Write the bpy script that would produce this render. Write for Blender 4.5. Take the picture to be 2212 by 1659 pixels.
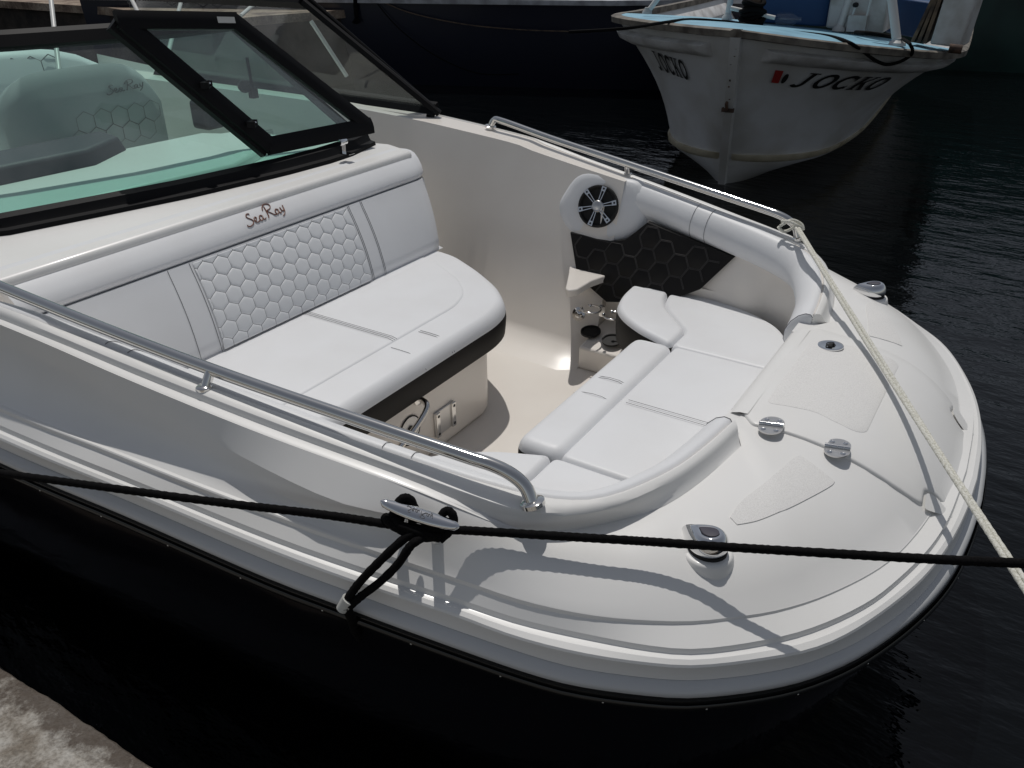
import bpy, bmesh, math, random
from mathutils import Vector, Matrix
from mathutils.geometry import tessellate_polygon
random.seed(7)
for o in list(bpy.data.objects): bpy.data.objects.remove(o)
scene = bpy.context.scene
C = bpy.context.collection

# ---------------------------------------------------------------- camera / light
S = 0.85                    # metres per boat unit
ZC = 1.85                   # camera height above the water
YC = 2.53                   # camera lies this many units to starboard of the boat's centre line
FPX = 1790.0
PITCH = math.atan(974 / FPX)
YAW = math.atan(1284 / math.hypot(FPX, 974))
cam = bpy.data.cameras.new('Camera')
cam.sensor_width = 36; cam.lens = FPX / 2212 * 36; cam.clip_end = 3000; cam.clip_start = 0.02
cam_o = bpy.data.objects.new('Camera', cam); C.objects.link(cam_o)
cam_o.location = (0, -YC * S, ZC)
cam_o.rotation_euler = (math.pi / 2 - PITCH, 0, YAW)
scene.camera = cam_o

SUNV = Vector((0.27, -0.36, -1.0)).normalized()     # the way the sunlight travels
world = bpy.data.worlds.new('World'); scene.world = world; world.use_nodes = True
wn = world.node_tree; bg = wn.nodes['Background']
sky = wn.nodes.new('ShaderNodeTexSky'); sky.sky_type = 'NISHITA'; sky.sun_disc = False
sky.sun_elevation = math.asin(-SUNV.z)
sky.sun_rotation = math.atan2(-SUNV.x, -SUNV.y)
sky.air_density = 1.0; sky.dust_density = 0.6
hs0 = wn.nodes.new('ShaderNodeHueSaturation'); hs0.inputs['Saturation'].default_value = .42      # bright haze over the harbour
wn.links.new(sky.outputs[0], hs0.inputs['Color']); wn.links.new(hs0.outputs[0], bg.inputs[0]); bg.inputs[1].default_value = 0.10
sun = bpy.data.lights.new('sun', 'SUN'); sun.energy = 3.8; sun.angle = math.radians(0.55); sun.color = (1, 0.965, 0.92)
sun_o = bpy.data.objects.new('sun', sun); C.objects.link(sun_o)
sun_o.rotation_euler = SUNV.to_track_quat('-Z', 'Y').to_euler()
sun_o.location = (0, 0, 8)
scene.view_settings.view_transform = 'Standard'; scene.view_settings.look = 'None'
scene.view_settings.gamma = 1; scene.view_settings.exposure = -0.90
scene.render.engine = 'CYCLES'
scene.cycles.max_bounces = 8; scene.cycles.transparent_max_bounces = 12

# ---------------------------------------------------------------- coordinates
# boat units: X towards the bow (0 = abreast of the camera), y to port from the centre line, z below camera height
def W(X, y, z): return Vector((X * S, y * S, ZC + z * S))
_s, _c = math.sin(PITCH), math.cos(PITCH)
_h = (-math.sin(YAW), math.cos(YAW)); _r = (math.cos(YAW), math.sin(YAW))
def ray(px, py):
    xr = px - 1106.0; up = 829.5 - py
    fw = FPX * _c + up * _s
    return (_h[0] * fw + _r[0] * xr, _h[1] * fw + _r[1] * xr, -FPX * _s + up * _c)
def P(px, py, z):
    d = ray(px, py); t = z / d[2]; return (d[0] * t, d[1] * t - YC, z)
def PX(px, py, X):
    d = ray(px, py); t = X / d[0]; return (X, d[1] * t - YC, d[2] * t)
def PY(px, py, y):
    d = ray(px, py); t = (y + YC) / d[1]; return (d[0] * t, y, d[2] * t)
def interp(t, x):
    if x <= t[0][0]: a, b = t[0], t[1]
    elif x >= t[-1][0]: a, b = t[-2], t[-1]
    else:
        for i in range(len(t) - 1):
            if t[i][0] <= x <= t[i + 1][0]: a, b = t[i], t[i + 1]; break
    return a[1] + (b[1] - a[1]) * (x - a[0]) / (b[0] - a[0])
def clampi(t, x): return interp(t, min(max(x, t[0][0]), t[-1][0]))
def PF(px, py, fz, z=-1.3):
    for i in range(60):
        a = P(px, py, z); z = 0.5 * z + 0.5 * fz(a[0], a[1])
    return P(px, py, z)

# ---------------------------------------------------------------- materials
def mat(name, col, rough=0.5, metal=0.0, spec=0.5, coat=0.0, bump=None, var=None, coat_rough=0.05):
    m = bpy.data.materials.new(name); m.use_nodes = True
    nt = m.node_tree; b = nt.nodes['Principled BSDF']
    b.inputs['Base Color'].default_value = (*col, 1); b.inputs['Roughness'].default_value = rough
    b.inputs['Metallic'].default_value = metal; b.inputs['Specular IOR Level'].default_value = spec
    b.inputs['Coat Weight'].default_value = coat; b.inputs['Coat Roughness'].default_value = coat_rough
    tc = nt.nodes.new('ShaderNodeTexCoord')
    if var:      # (scale, darker colour, low, high)
        n = nt.nodes.new('ShaderNodeTexNoise'); n.inputs['Scale'].default_value = var[0]; n.inputs['Detail'].default_value = 6
        r = nt.nodes.new('ShaderNodeValToRGB')
        r.color_ramp.elements[0].position = var[2]; r.color_ramp.elements[0].color = (*var[1], 1)
        r.color_ramp.elements[1].position = var[3]; r.color_ramp.elements[1].color = (*col, 1)
        nt.links.new(tc.outputs['Object'], n.inputs['Vector']); nt.links.new(n.outputs[0], r.inputs[0])
        nt.links.new(r.outputs[0], b.inputs['Base Color'])
    if bump:     # (scale, strength, distance)
        n = nt.nodes.new('ShaderNodeTexNoise'); n.inputs['Scale'].default_value = bump[0]; n.inputs['Detail'].default_value = 3
        bp = nt.nodes.new('ShaderNodeBump'); bp.inputs['Strength'].default_value = bump[1]; bp.inputs['Distance'].default_value = bump[2]
        nt.links.new(tc.outputs['Object'], n.inputs['Vector']); nt.links.new(n.outputs[0], bp.inputs['Height'])
        nt.links.new(bp.outputs[0], b.inputs['Normal'])
    return m
M = {}
M['gel'] = mat('gelcoat_white', (.84, .832, .812), .40, coat=.14, coat_rough=.12, bump=(2.5, .02, .01), var=(3, (.81, .80, .775), .3, .55))
M['gel2'] = mat('liner_gelcoat', (.84, .795, .735), .34, coat=.2, var=(4, (.81, .76, .70), .3, .6))
M['vinyl'] = mat('white_vinyl', (.78, .79, .805), .48, bump=(900, .10, .0006), var=(5, (.75, .755, .765), .3, .6))
M['vinylg'] = mat('quilted_vinyl', (.76, .775, .79), .48, bump=(900, .10, .0006))
M['vinyl_shaded'] = mat('shaded_white_vinyl', (.42, .43, .44), .5, bump=(900, .1, .0006))  # helm seat vinyl, the dim interior's shade put into its colour
M['bvinyl'] = mat('black_vinyl', (.009, .008, .0075), .55, spec=.25, bump=(700, .15, .0006))
M['thread'] = mat('grey_thread', (.17, .17, .18), .8)
M['thread2'] = mat('silver_thread', (.06, .056, .054), .7)
M['thread3'] = mat('seam_thread', (.12, .12, .125), .8)  # dark grey stitched backing seen between the quilted pads
M['copper'] = mat('copper_thread', (.19, .075, .045), .55)
M['steel'] = mat('polished_steel', (.72, .71, .69), .10, metal=1, bump=(60, .05, .001))
M['chrome'] = mat('chrome', (.80, .80, .80), .05, metal=1)
M['dsteel'] = mat('satin_steel', (.62, .61, .60), .30, metal=1)
M['hull'] = mat('black_hull_gelcoat', (.006, .006, .008), .10, coat=.5)
M['rub'] = mat('black_rub_rail', (.01, .01, .01), .22)
M['frame'] = mat('black_frame', (.007, .007, .008), .55, spec=.12)
M['black'] = mat('matt_black', (.004, .004, .004), .7)
M['dash'] = mat('dark_dash_vinyl', (.045, .042, .06), .6, bump=(500, .2, .0006))
M['rib'] = mat('grey_bead', (.58, .585, .59), .32, coat=.2)
M['sticker'] = mat('pale_sticker', (.6, .6, .57), .6)
M['tape'] = mat('white_tape', (.55, .55, .52), .7)

def glassmat(name, tint, refl=1.45):
    m = bpy.data.materials.new(name); m.use_nodes = True; nt = m.node_tree
    for n in list(nt.nodes):
        if n.type != 'OUTPUT_MATERIAL': nt.nodes.remove(n)
    out = [n for n in nt.nodes if n.type == 'OUTPUT_MATERIAL'][0]
    tr = nt.nodes.new('ShaderNodeBsdfTransparent'); tr.inputs[0].default_value = (*tint, 1)
    gl = nt.nodes.new('ShaderNodeBsdfGlossy'); gl.inputs[0].default_value = (1, 1, 1, 1); gl.inputs['Roughness'].default_value = .01
    lw = nt.nodes.new('ShaderNodeLayerWeight'); pw = nt.nodes.new('ShaderNodeMath'); pw.operation = 'POWER'; pw.inputs[1].default_value = 4.5
    fr = nt.nodes.new('ShaderNodeMath'); fr.operation = 'MULTIPLY_ADD'; fr.inputs[1].default_value = .8; fr.inputs[2].default_value = .06
    mx = nt.nodes.new('ShaderNodeMixShader')
    nt.links.new(lw.outputs['Facing'], pw.inputs[0]); nt.links.new(pw.outputs[0], fr.inputs[0])
    nt.links.new(fr.outputs[0], mx.inputs[0]); nt.links.new(tr.outputs[0], mx.inputs[1]); nt.links.new(gl.outputs[0], mx.inputs[2])
    df = nt.nodes.new('ShaderNodeBsdfDiffuse'); df.inputs[0].default_value = (.8, .82, .82, 1)
    tc = nt.nodes.new('ShaderNodeTexCoord'); ns = nt.nodes.new('ShaderNodeTexNoise'); ns.inputs['Scale'].default_value = 2.2; ns.inputs['Detail'].default_value = 7; ns.inputs['Roughness'].default_value = .6
    rp = nt.nodes.new('ShaderNodeMapRange'); rp.inputs['From Min'].default_value = .40; rp.inputs['From Max'].default_value = .75; rp.inputs['To Min'].default_value = .012; rp.inputs['To Max'].default_value = .13
    m2 = nt.nodes.new('ShaderNodeMixShader'); nt.links.new(tc.outputs['Object'], ns.inputs['Vector']); nt.links.new(ns.outputs[0], rp.inputs['Value']); nt.links.new(rp.outputs[0], m2.inputs[0])
    nt.links.new(mx.outputs[0], m2.inputs[1]); nt.links.new(df.outputs[0], m2.inputs[2]); nt.links.new(m2.outputs[0], out.inputs[0]); return m
M['glass'] = glassmat('green_tinted_glass', (.58, .87, .78))
M['glassd'] = glassmat('clear_tinted_glass', (.80, .90, .88))
M['plastic'] = glassmat('clear_plastic', (.75, .85, .92), 1.5)

def nonskid():
    m = mat('nonskid_gelcoat', (.77, .76, .74), .55); nt = m.node_tree; b = nt.nodes['Principled BSDF']
    tc = nt.nodes.new('ShaderNodeTexCoord'); v = nt.nodes.new('ShaderNodeTexNoise'); v.inputs['Scale'].default_value = 420; v.inputs['Detail'].default_value = 1
    r = nt.nodes.new('ShaderNodeValToRGB'); r.color_ramp.elements[0].position = .38; r.color_ramp.elements[0].color = (.72, .71, .69, 1); r.color_ramp.elements[1].position = .62; r.color_ramp.elements[1].color = (.82, .81, .79, 1)
    bp = nt.nodes.new('ShaderNodeBump'); bp.inputs['Strength'].default_value = .3; bp.inputs['Distance'].default_value = .001
    nt.links.new(tc.outputs['Object'], v.inputs['Vector']); nt.links.new(v.outputs[0], r.inputs[0]); nt.links.new(r.outputs[0], b.inputs['Base Color'])
    nt.links.new(v.outputs[0], bp.inputs['Height']); nt.links.new(bp.outputs[0], b.inputs['Normal'])
    return m
M['nonskid'] = nonskid()

def ropemat(name, c1, c2, sc):
    m = mat(name, c1, .9, spec=.12); nt = m.node_tree; b = nt.nodes['Principled BSDF']
    tc = nt.nodes.new('ShaderNodeTexCoord'); n = nt.nodes.new('ShaderNodeTexNoise'); n.inputs['Scale'].default_value = sc; n.inputs['Detail'].default_value = 2
    r = nt.nodes.new('ShaderNodeValToRGB'); r.color_ramp.elements[0].color = (*c2, 1); r.color_ramp.elements[1].color = (*c1, 1)
    r.color_ramp.elements[0].position = .35; r.color_ramp.elements[1].position = .62
    nt.links.new(tc.outputs['Object'], n.inputs['Vector']); nt.links.new(n.outputs[0], r.inputs[0]); nt.links.new(r.outputs[0], b.inputs['Base Color'])
    return m
M['brope'] = ropemat('black_braid', (.006, .0055, .006), (.002, .002, .002), 300)
M['wrope'] = ropemat('white_braid', (.78, .77, .71), (.52, .51, .43), 260)

def water():
    m = mat('harbour_water', (.0012, .0018, .0022), .03, spec=.5); nt = m.node_tree; b = nt.nodes['Principled BSDF']
    b.inputs['IOR'].default_value = 1.33
    tc = nt.nodes.new('ShaderNodeTexCoord'); mp = nt.nodes.new('ShaderNodeMapping'); mp.inputs['Scale'].default_value = (1.0, 2.3, 1); mp.inputs['Rotation'].default_value = (0, 0, .5)
    n1 = nt.nodes.new('ShaderNodeTexNoise'); n1.inputs['Scale'].default_value = 1.6; n1.inputs['Detail'].default_value = 2
    n2 = nt.nodes.new('ShaderNodeTexNoise'); n2.inputs['Scale'].default_value = 7.0; n2.inputs['Detail'].default_value = 3; n2.inputs['Roughness'].default_value = .6
    ad = nt.nodes.new('ShaderNodeMath'); ad.operation = 'MULTIPLY_ADD'; ad.inputs[1].default_value = .32
    bp = nt.nodes.new('ShaderNodeBump'); bp.inputs['Strength'].default_value = .4; bp.inputs['Distance'].default_value = .05
    nt.links.new(tc.outputs['Object'], mp.inputs[0]); nt.links.new(mp.outputs[0], n1.inputs[0]); nt.links.new(mp.outputs[0], n2.inputs[0])
    nt.links.new(n2.outputs[0], ad.inputs[0]); nt.links.new(n1.outputs[0], ad.inputs[2]); nt.links.new(ad.outputs[0], bp.inputs['Height']); nt.links.new(bp.outputs[0], b.inputs['Normal'])
    return m
M['water'] = water()

def stain(name, light, mid, dark, sc=4.0, rough=.9, fine=70, amt=.5):
    m = mat(name, light, rough); nt = m.node_tree; b = nt.nodes['Principled BSDF']
    tc = nt.nodes.new('ShaderNodeTexCoord')
    n = nt.nodes.new('ShaderNodeTexNoise'); n.inputs['Scale'].default_value = sc; n.inputs['Detail'].default_value = 8; n.inputs['Roughness'].default_value = .65
    r = nt.nodes.new('ShaderNodeValToRGB'); e = r.color_ramp.elements
    e[0].position = .38; e[0].color = (*dark, 1); e[1].position = .62; e[1].color = (*light, 1)
    x = e.new(.49); x.color = (*mid, 1)
    n2 = nt.nodes.new('ShaderNodeTexNoise'); n2.inputs['Scale'].default_value = fine; n2.inputs['Detail'].default_value = 5
    r2 = nt.nodes.new('ShaderNodeValToRGB'); r2.color_ramp.elements[0].position = .36; r2.color_ramp.elements[0].color = (.35, .32, .28, 1); r2.color_ramp.elements[1].position = .58
    mx = nt.nodes.new('ShaderNodeMixRGB'); mx.blend_type = 'MULTIPLY'; mx.inputs[0].default_value = amt
    bp = nt.nodes.new('ShaderNodeBump'); bp.inputs['Strength'].default_value = .8; bp.inputs['Distance'].default_value = .006
    nt.links.new(tc.outputs['Object'], n.inputs['Vector']); nt.links.new(tc.outputs['Object'], n2.inputs['Vector'])
    nt.links.new(n.outputs[0], r.inputs[0]); nt.links.new(n2.outputs[0], r2.inputs[0])
    nt.links.new(r.outputs[0], mx.inputs[1]); nt.links.new(r2.outputs[0], mx.inputs[2]); nt.links.new(mx.outputs[0], b.inputs['Base Color'])
    nt.links.new(n2.outputs[0], bp.inputs['Height']); nt.links.new(bp.outputs[0], b.inputs['Normal'])
    return m
M['concrete'] = stain('weathered_concrete', (.50, .485, .45), (.41, .385, .345), (.22, .19, .155), 7.0, fine=120)
def edge_stain(m):
    nt = m.node_tree; b = nt.nodes['Principled BSDF']; src = b.inputs['Base Color'].links[0].from_socket
    at0 = nt.nodes.new('ShaderNodeAttribute'); at0.attribute_name = 'edge_distance'
    tc = nt.nodes.new('ShaderNodeTexCoord'); n = nt.nodes.new('ShaderNodeTexNoise'); n.inputs['Scale'].default_value = 11; n.inputs['Detail'].default_value = 9; n.inputs['Roughness'].default_value = .7
    ad = nt.nodes.new('ShaderNodeMath'); ad.operation = 'MULTIPLY_ADD'; ad.inputs[1].default_value = -.34
    r = nt.nodes.new('ShaderNodeValToRGB'); r.color_ramp.elements[0].position = -.0; r.color_ramp.elements[0].color = (1, 1, 1, 1); r.color_ramp.elements[1].position = .05; r.color_ramp.elements[1].color = (0, 0, 0, 1)
    o = nt.nodes.new('ShaderNodeMath'); o.operation = 'ADD'; o.inputs[1].default_value = .145
    mx = nt.nodes.new('ShaderNodeMixRGB'); mx.inputs[2].default_value = (.060, .042, .030, 1)
    nt.links.new(tc.outputs['Object'], n.inputs['Vector']); nt.links.new(n.outputs[0], ad.inputs[0]); nt.links.new(at0.outputs['Fac'], ad.inputs[2]); nt.links.new(ad.outputs[0], o.inputs[0]); nt.links.new(o.outputs[0], r.inputs[0])
    sc = nt.nodes.new('ShaderNodeMath'); sc.operation = 'MULTIPLY'; sc.inputs[1].default_value = .85
    nt.links.new(r.outputs[0], sc.inputs[0]); nt.links.new(sc.outputs[0], mx.inputs[0]); nt.links.new(src, mx.inputs[1]); nt.links.new(mx.outputs[0], b.inputs['Base Color'])
edge_stain(M['concrete'])
M['wetedge'] = stain('algae_stained_edge', (.20, .165, .13), (.095, .07, .052), (.035, .025, .018), 9.0, fine=120)
M['seawall'] = stain('stained_seawall', (.06, .046, .036), (.03, .023, .018), (.010, .008, .006), 2.2, fine=18, amt=.3)
M['seatop'] = stain('sandy_seawall_top', (.42, .34, .26), (.28, .21, .155), (.12, .08, .06), 3.0, fine=40)
M['jhull'] = mat('white_painted_hull', (.62, .63, .64), .5, var=(2.2, (.46, .45, .42), .3, .6))
M['jguard'] = mat('dirty_white_guard', (.66, .66, .66), .5, var=(6, (.45, .44, .43), .35, .6))
M['jchine'] = mat('yellowed_chine', (.55, .50, .38), .6, var=(4, (.34, .28, .18), .3, .6))
M['jdeck'] = mat('light_blue_deck', (.24, .47, .60), .6, var=(5, (.17, .35, .46), .3, .55))
M['jcap'] = mat('worn_wood_cap', (.20, .18, .15), .7, var=(9, (.07, .06, .05), .35, .6))
M['jblue'] = mat('blue_tarp', (.012, .06, .17), .6)
M['jwhite'] = mat('dirty_white_paint', (.55, .55, .54), .55, var=(7, (.38, .36, .33), .3, .6))
M['letter'] = mat('black_lettering', (.012, .012, .012), .5)
M['red'] = mat('red_sticker', (.35, .03, .025), .5)
M['navy'] = mat('navy_hull_paint', (.012, .014, .026), .22)
M['green'] = mat('dark_green_hull_paint', (.018, .05, .043), .5, var=(2, (.010, .026, .024), .3, .6))
M['teal'] = mat('teal_paint', (.03, .16, .15), .5, var=(4, (.02, .09, .09), .3, .6))
M['alu'] = mat('painted_pole', (.62, .62, .60), .4)
M['rust'] = mat('rusty_metal', (.10, .055, .035), .8, var=(14, (.03, .02, .015), .35, .6))
M['wood'] = mat('weathered_wood', (.16, .11, .07), .8, var=(12, (.06, .04, .03), .35, .6))
M['navytrim'] = mat('grey_white_gunwale', (.45, .46, .48), .5, var=(7, (.25, .25, .26), .35, .6))

# ---------------------------------------------------------------- object helpers
def tag(o, label=None, cat=None, group=None, kind=None):
    if label: o['label'] = label
    if cat: o['category'] = cat
    if group: o['group'] = group
    if kind: o['kind'] = kind
    return o
def empty(name, loc, label=None, cat=None, group=None):
    o = bpy.data.objects.new(name, None); C.objects.link(o); o.location = loc; o.empty_display_size = .1
    bpy.context.view_layer.update(); return tag(o, label, cat, group)
def mesh(name, verts, faces, m, parent=None, smooth=40, mats=None, fm=None):
    me = bpy.data.meshes.new(name); me.from_pydata([tuple(v) for v in verts], [], faces)
    for k in ([m] if mats is None else mats): me.materials.append(M[k])
    if fm is not None: me.polygons.foreach_set('material_index', fm)
    me.update()
    bm = bmesh.new(); bm.from_mesh(me); bmesh.ops.remove_doubles(bm, verts=bm.verts, dist=1e-6)
    bmesh.ops.recalc_face_normals(bm, faces=bm.faces)
    bm.to_mesh(me); bm.free()
    if smooth:
        for p in me.polygons: p.use_smooth = True
        me.set_sharp_from_angle(angle=math.radians(smooth))
    o = bpy.data.objects.new(name, me); C.objects.link(o)
    if parent:
        o.parent = parent; o.matrix_parent_inverse = parent.matrix_world.inverted()
    return o
def reparent(o, p):
    o.parent = p; o.matrix_parent_inverse = p.matrix_world.inverted()
def catmull(pts, n=6, closed=False):
    pts = [Vector(p) for p in pts]; out = []; N = len(pts)
    rng = range(N) if closed else range(N - 1)
    for i in rng:
        g = (lambda k: pts[k % N]) if closed else (lambda k: pts[min(max(k, 0), N - 1)])
        p0, p1, p2, p3 = g(i - 1), g(i), g(i + 1), g(i + 2)
        for j in range(n):
            t = j / n
            out.append(.5 * ((2 * p1) + (p2 - p0) * t + (2 * p0 - 5 * p1 + 4 * p2 - p3) * t * t + (3 * p1 - p0 - 3 * p2 + p3) * t ** 3))
    if not closed: out.append(pts[-1].copy())
    return out
def loft_data(rows, closed=False, capends=False, base=0):
    n = len(rows[0]); V = [v for r in rows for v in r]; F = []
    for i in range(len(rows) - 1):
        for j in range(n if closed else n - 1):
            k = (j + 1) % n
            F.append((base + i * n + j, base + i * n + k, base + (i + 1) * n + k, base + (i + 1) * n + j))
    if capends:
        F.append(tuple(base + j for j in range(n))); F.append(tuple(base + (len(rows) - 1) * n + j for j in range(n)))
    return V, F
def loft(name, rows, m, parent=None, closed=False, capends=False, smooth=40):
    V, F = loft_data(rows, closed, capends); return mesh(name, V, F, m, parent, smooth)
def frames(path):
    path = [Vector(p) for p in path]; T = []
    for i in range(len(path)):
        a = path[max(i - 1, 0)]; b = path[min(i + 1, len(path) - 1)]; d = (b - a)
        T.append(d.normalized() if d.length > 1e-9 else Vector((1, 0, 0)))
    up = Vector((0, 0, 1)) if abs(T[0].z) < .9 else Vector((1, 0, 0))
    nrm = (up - T[0] * up.dot(T[0])).normalized(); N = []
    for t in T:
        nrm = (nrm - t * nrm.dot(t))
        if nrm.length < 1e-6: nrm = t.orthogonal()
        nrm.normalize(); N.append(nrm.copy())
    return path, T, N
def tube_data(path, r, n=10, base=0, rf=None):
    path, T, N = frames(path); rows = []
    L = 0
    for i, p in enumerate(path):
        if i: L += (p - path[i - 1]).length
        b = T[i].cross(N[i]); row = []
        for k in range(n):
            a = 2 * math.pi * k / n
            rr = (r(i / (len(path) - 1)) if callable(r) else r)
            if rf: rr *= rf(a, L)
            row.append(p + (N[i] * math.cos(a) + b * math.sin(a)) * rr)
        rows.append(row)
    return loft_data(rows, True, True, base)
def tube(name, path, r, m, parent=None, n=10, rf=None, smooth=50):
    V, F = tube_data(path, r, n, 0, rf); return mesh(name, V, F, m, parent, smooth)
class MB:
    def __init__(s): s.V = []; s.F = []; s.K = []
    def add(s, VF, k=0):
        V, F = VF; b = len(s.V); s.V += [Vector(v) for v in V]; s.F += [tuple(b + i for i in f) for f in F]; s.K += [k] * len(F); return s
    def box(s, c, d, R=None, k=0):
        R = R or Matrix.Identity(3); c = Vector(c); V = []
        for i in (-1, 1):
            for j in (-1, 1):
                for l in (-1, 1): V.append(c + R @ Vector((i * d[0] / 2, j * d[1] / 2, l * d[2] / 2)))
        return s.add((V, [(0, 1, 3, 2), (4, 6, 7, 5), (0, 4, 5, 1), (2, 3, 7, 6), (0, 2, 6, 4), (1, 5, 7, 3)]), k)
    def hexa(s, bot, top, k=0):
        n = len(bot); V = list(bot) + list(top)
        F = [tuple(range(n)), tuple(range(n, 2 * n))] + [(i, (i + 1) % n, n + (i + 1) % n, n + i) for i in range(n)]
        return s.add((V, F), k)
    def tube(s, path, r, n=8, k=0): return s.add(tube_data(path, r, n), k)
    def lathe(s, c, axis, prof, n=20, k=0):      # prof: (radius, height along axis)
        axis = Vector(axis).normalized(); u = axis.orthogonal().normalized(); v = axis.cross(u); c = Vector(c)
        rows = [[c + axis * h_ + (u * math.cos(2 * math.pi * i / n) + v * math.sin(2 * math.pi * i / n)) * r_ for i in range(n)] for r_, h_ in prof]
        return s.add(loft_data(rows, True, True), k)
    def build(s, name, m, parent=None, smooth=40, mats=None):
        return mesh(name, s.V, s.F, m, parent, smooth, mats, s.K if mats else None)
def bevel(o, w, seg=2, ang=35):
    md = o.modifiers.new('bevel', 'BEVEL'); md.width = w; md.segments = seg; md.limit_method = 'ANGLE'; md.angle_limit = math.radians(ang)
    return o
def offset_poly(pts, d):
    n = len(pts); out = []
    area = sum(pts[i].x * pts[(i + 1) % n].y - pts[(i + 1) % n].x * pts[i].y for i in range(n))
    sg = 1 if area > 0 else -1
    for i in range(n):
        a, b, c = pts[i - 1], pts[i], pts[(i + 1) % n]
        e1 = (b - a); e2 = (c - b)
        n1 = Vector((-e1.y, e1.x)); n2 = Vector((-e2.y, e2.x))
        if n1.length > 1e-9: n1.normalize()
        if n2.length > 1e-9: n2.normalize()
        m = n1 + n2
        if m.length < 1e-6: m = n1
        m.normalize(); k = 1 / max(.5, m.dot(n1))
        out.append(Vector((b.x, b.y)) + m * d * k * sg)
    return out
def roundcorners(pts, r, n=4):
    P2 = [Vector((p[0], p[1])) for p in pts]; out = []; N = len(P2)
    for i in range(N):
        a, b, c = P2[i - 1], P2[i], P2[(i + 1) % N]
        rr = r[i] if isinstance(r, (list, tuple)) else r
        d1 = (a - b); d2 = (c - b); q = min(rr, d1.length * .49, d2.length * .49)
        s_ = b + d1.normalized() * q; e_ = b + d2.normalized() * q
        for j in range(n + 1):
            t = j / n; out.append(s_ * (1 - t) ** 2 + b * 2 * t * (1 - t) + e_ * t * t)
    return out
def dens(pts, step):
    out = []; N = len(pts)
    for i in range(N):
        a, b = pts[i], pts[(i + 1) % N]; k = max(1, int((b - a).length / step))
        for j in range(k): out.append(a + (b - a) * (j / k))
    return out
def cushion(name, outline, zt, th, er, parent, top='vinyl', side=None, corner=.04, puff=.006, band=.35, label=None):
    """Upholstered slab. outline in boat units (X, y); zt(X, y) or number; th thickness; er edge radius."""
    fz = zt if callable(zt) else (lambda X, y: zt)
    cor = [max(c_, er * 1.5) for c_ in corner] if isinstance(corner, (list, tuple)) else max(corner, er * 1.5)
    base = dens(roundcorners(outline, cor), .05)
    rings = []   # (inset, dz)
    rings.append((.0, -th)); 
    rings.append((-.004, -th * .75)); rings.append((-.006, -th * .55)); nb = 2
    rings.append((-.003, -er * 1.12))
    for k in range(1, 6):
        a = k / 5 * math.pi / 2; rings.append((er * (1 - math.cos(a)), -er * (1 - math.sin(a))))
    V = []; F = []; K = []; n = len(base)
    for ins, dz in rings:
        for p in offset_poly(base, ins): V.append(W(p.x, p.y, fz(p.x, p.y) + dz))
    for i in range(len(rings) - 1):
        for j in range(n):
            k = (j + 1) % n; F.append((i * n + j, i * n + k, (i + 1) * n + k, (i + 1) * n + j)); K.append(1 if (side and i <= nb) else 0)
    F.append(tuple(range(n))); K.append(1 if side else 0)
    b0_ = (len(rings) - 1) * n
    for tri in tessellate_polygon([[Vector((p.x, p.y, 0)) for p in offset_poly(base, rings[-1][0])]]): F.append(tuple(b0_ + q for q in tri)); K.append(0)
    o = mesh(name, V, F, top, parent, 50, [top, side or top], K)
    if label: o['label'] = label
    return o
def flat_sheet(name, outline, fz, h, m, parent, corner=.03, er=.004, step=.05, grid=True):
    """Slab that follows a surface fz(X, y), h above it, filled with a fine grid of strips so it follows curvature."""
    base = dens(roundcorners(outline, corner), step)
    V = []; F = []; n = len(base)
    cx_ = sum(p.x for p in base) / n; cy_ = sum(p.y for p in base) / n; cc = Vector((cx_, cy_))
    rings = [(base, -.03), (base, h - er)] + [(offset_poly(base, er * (1 - math.cos(a))), h - er * (1 - math.sin(a))) for a in (.5, 1.0, 1.57)]
    ins = rings[-1][0]
    for k in (.85, .7, .55, .4, .25, .1): rings.append(([cc + (p - cc) * k for p in ins], h))
    for r_, dz in rings:
        for p in r_: V.append(W(p.x, p.y, fz(p.x, p.y) + dz))
    for i in range(len(rings) - 1):
        for j in range(n):
            k = (j + 1) % n; F.append((i * n + j, i * n + k, (i + 1) * n + k, (i + 1) * n + j))
    F.append(tuple((len(rings) - 1) * n + j for j in range(n)))
    return mesh(name, V, F, m, parent, 35)

# ================================================================ the white speedboat
boat = empty('speedboat', W(-3, 0, -2.176), 'white and black open-bow speedboat with quilted seats moored in the foreground', 'speedboat')

# feature curves of the starboard topsides, aft to bow: (X, y, z); port is mirrored
def gun(X): return clampi([(-6.5, -.90), (-5, -.90), (-3.2, -.91), (-2.6, -.95), (-1.73, -1.07), (-.81, -1.20), (-.55, -1.236)], X)
AFT = [(-6.5, .10), (-5.0, .105), (-3.6, .075)]
def curve(pts, tip=None, zs=0.0):
    y0, z0 = pts[0][1], pts[0][2]; sl = (pts[1][2] - z0) / (pts[1][0] - pts[0][0])
    aft = [(X, y0 - d, z0 + (X - pts[0][0]) * sl * (.8 if X > -4 else .5)) for X, d in AFT]
    return aft + pts + ([tip] if tip else [])
def gcurve(pts, dz):
    aft = [(X, pts[0][1] - d, gun(X) + dz) for X, d in AFT]
    return aft + [(p[0], p[1], p[2]) for p in pts]
C0 = gcurve([(-2.482,-1.425,-0.966),(-2.229,-1.386,-1.001),(-1.761,-1.315,-1.066),(-1.451,-1.263,-1.109),(-1.165,-1.208,-1.150),(-0.969,-1.164,-1.177)], 0) + [(-.832,-1.117,-1.197),(-.758,-1.075,-1.208),(-.70,-1.019,-1.216),(-.650,-.923,-1.223),(-.597,-.761,-1.231),(-.569,-.594,-1.235),(-.552,-.424,-1.238)]
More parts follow.
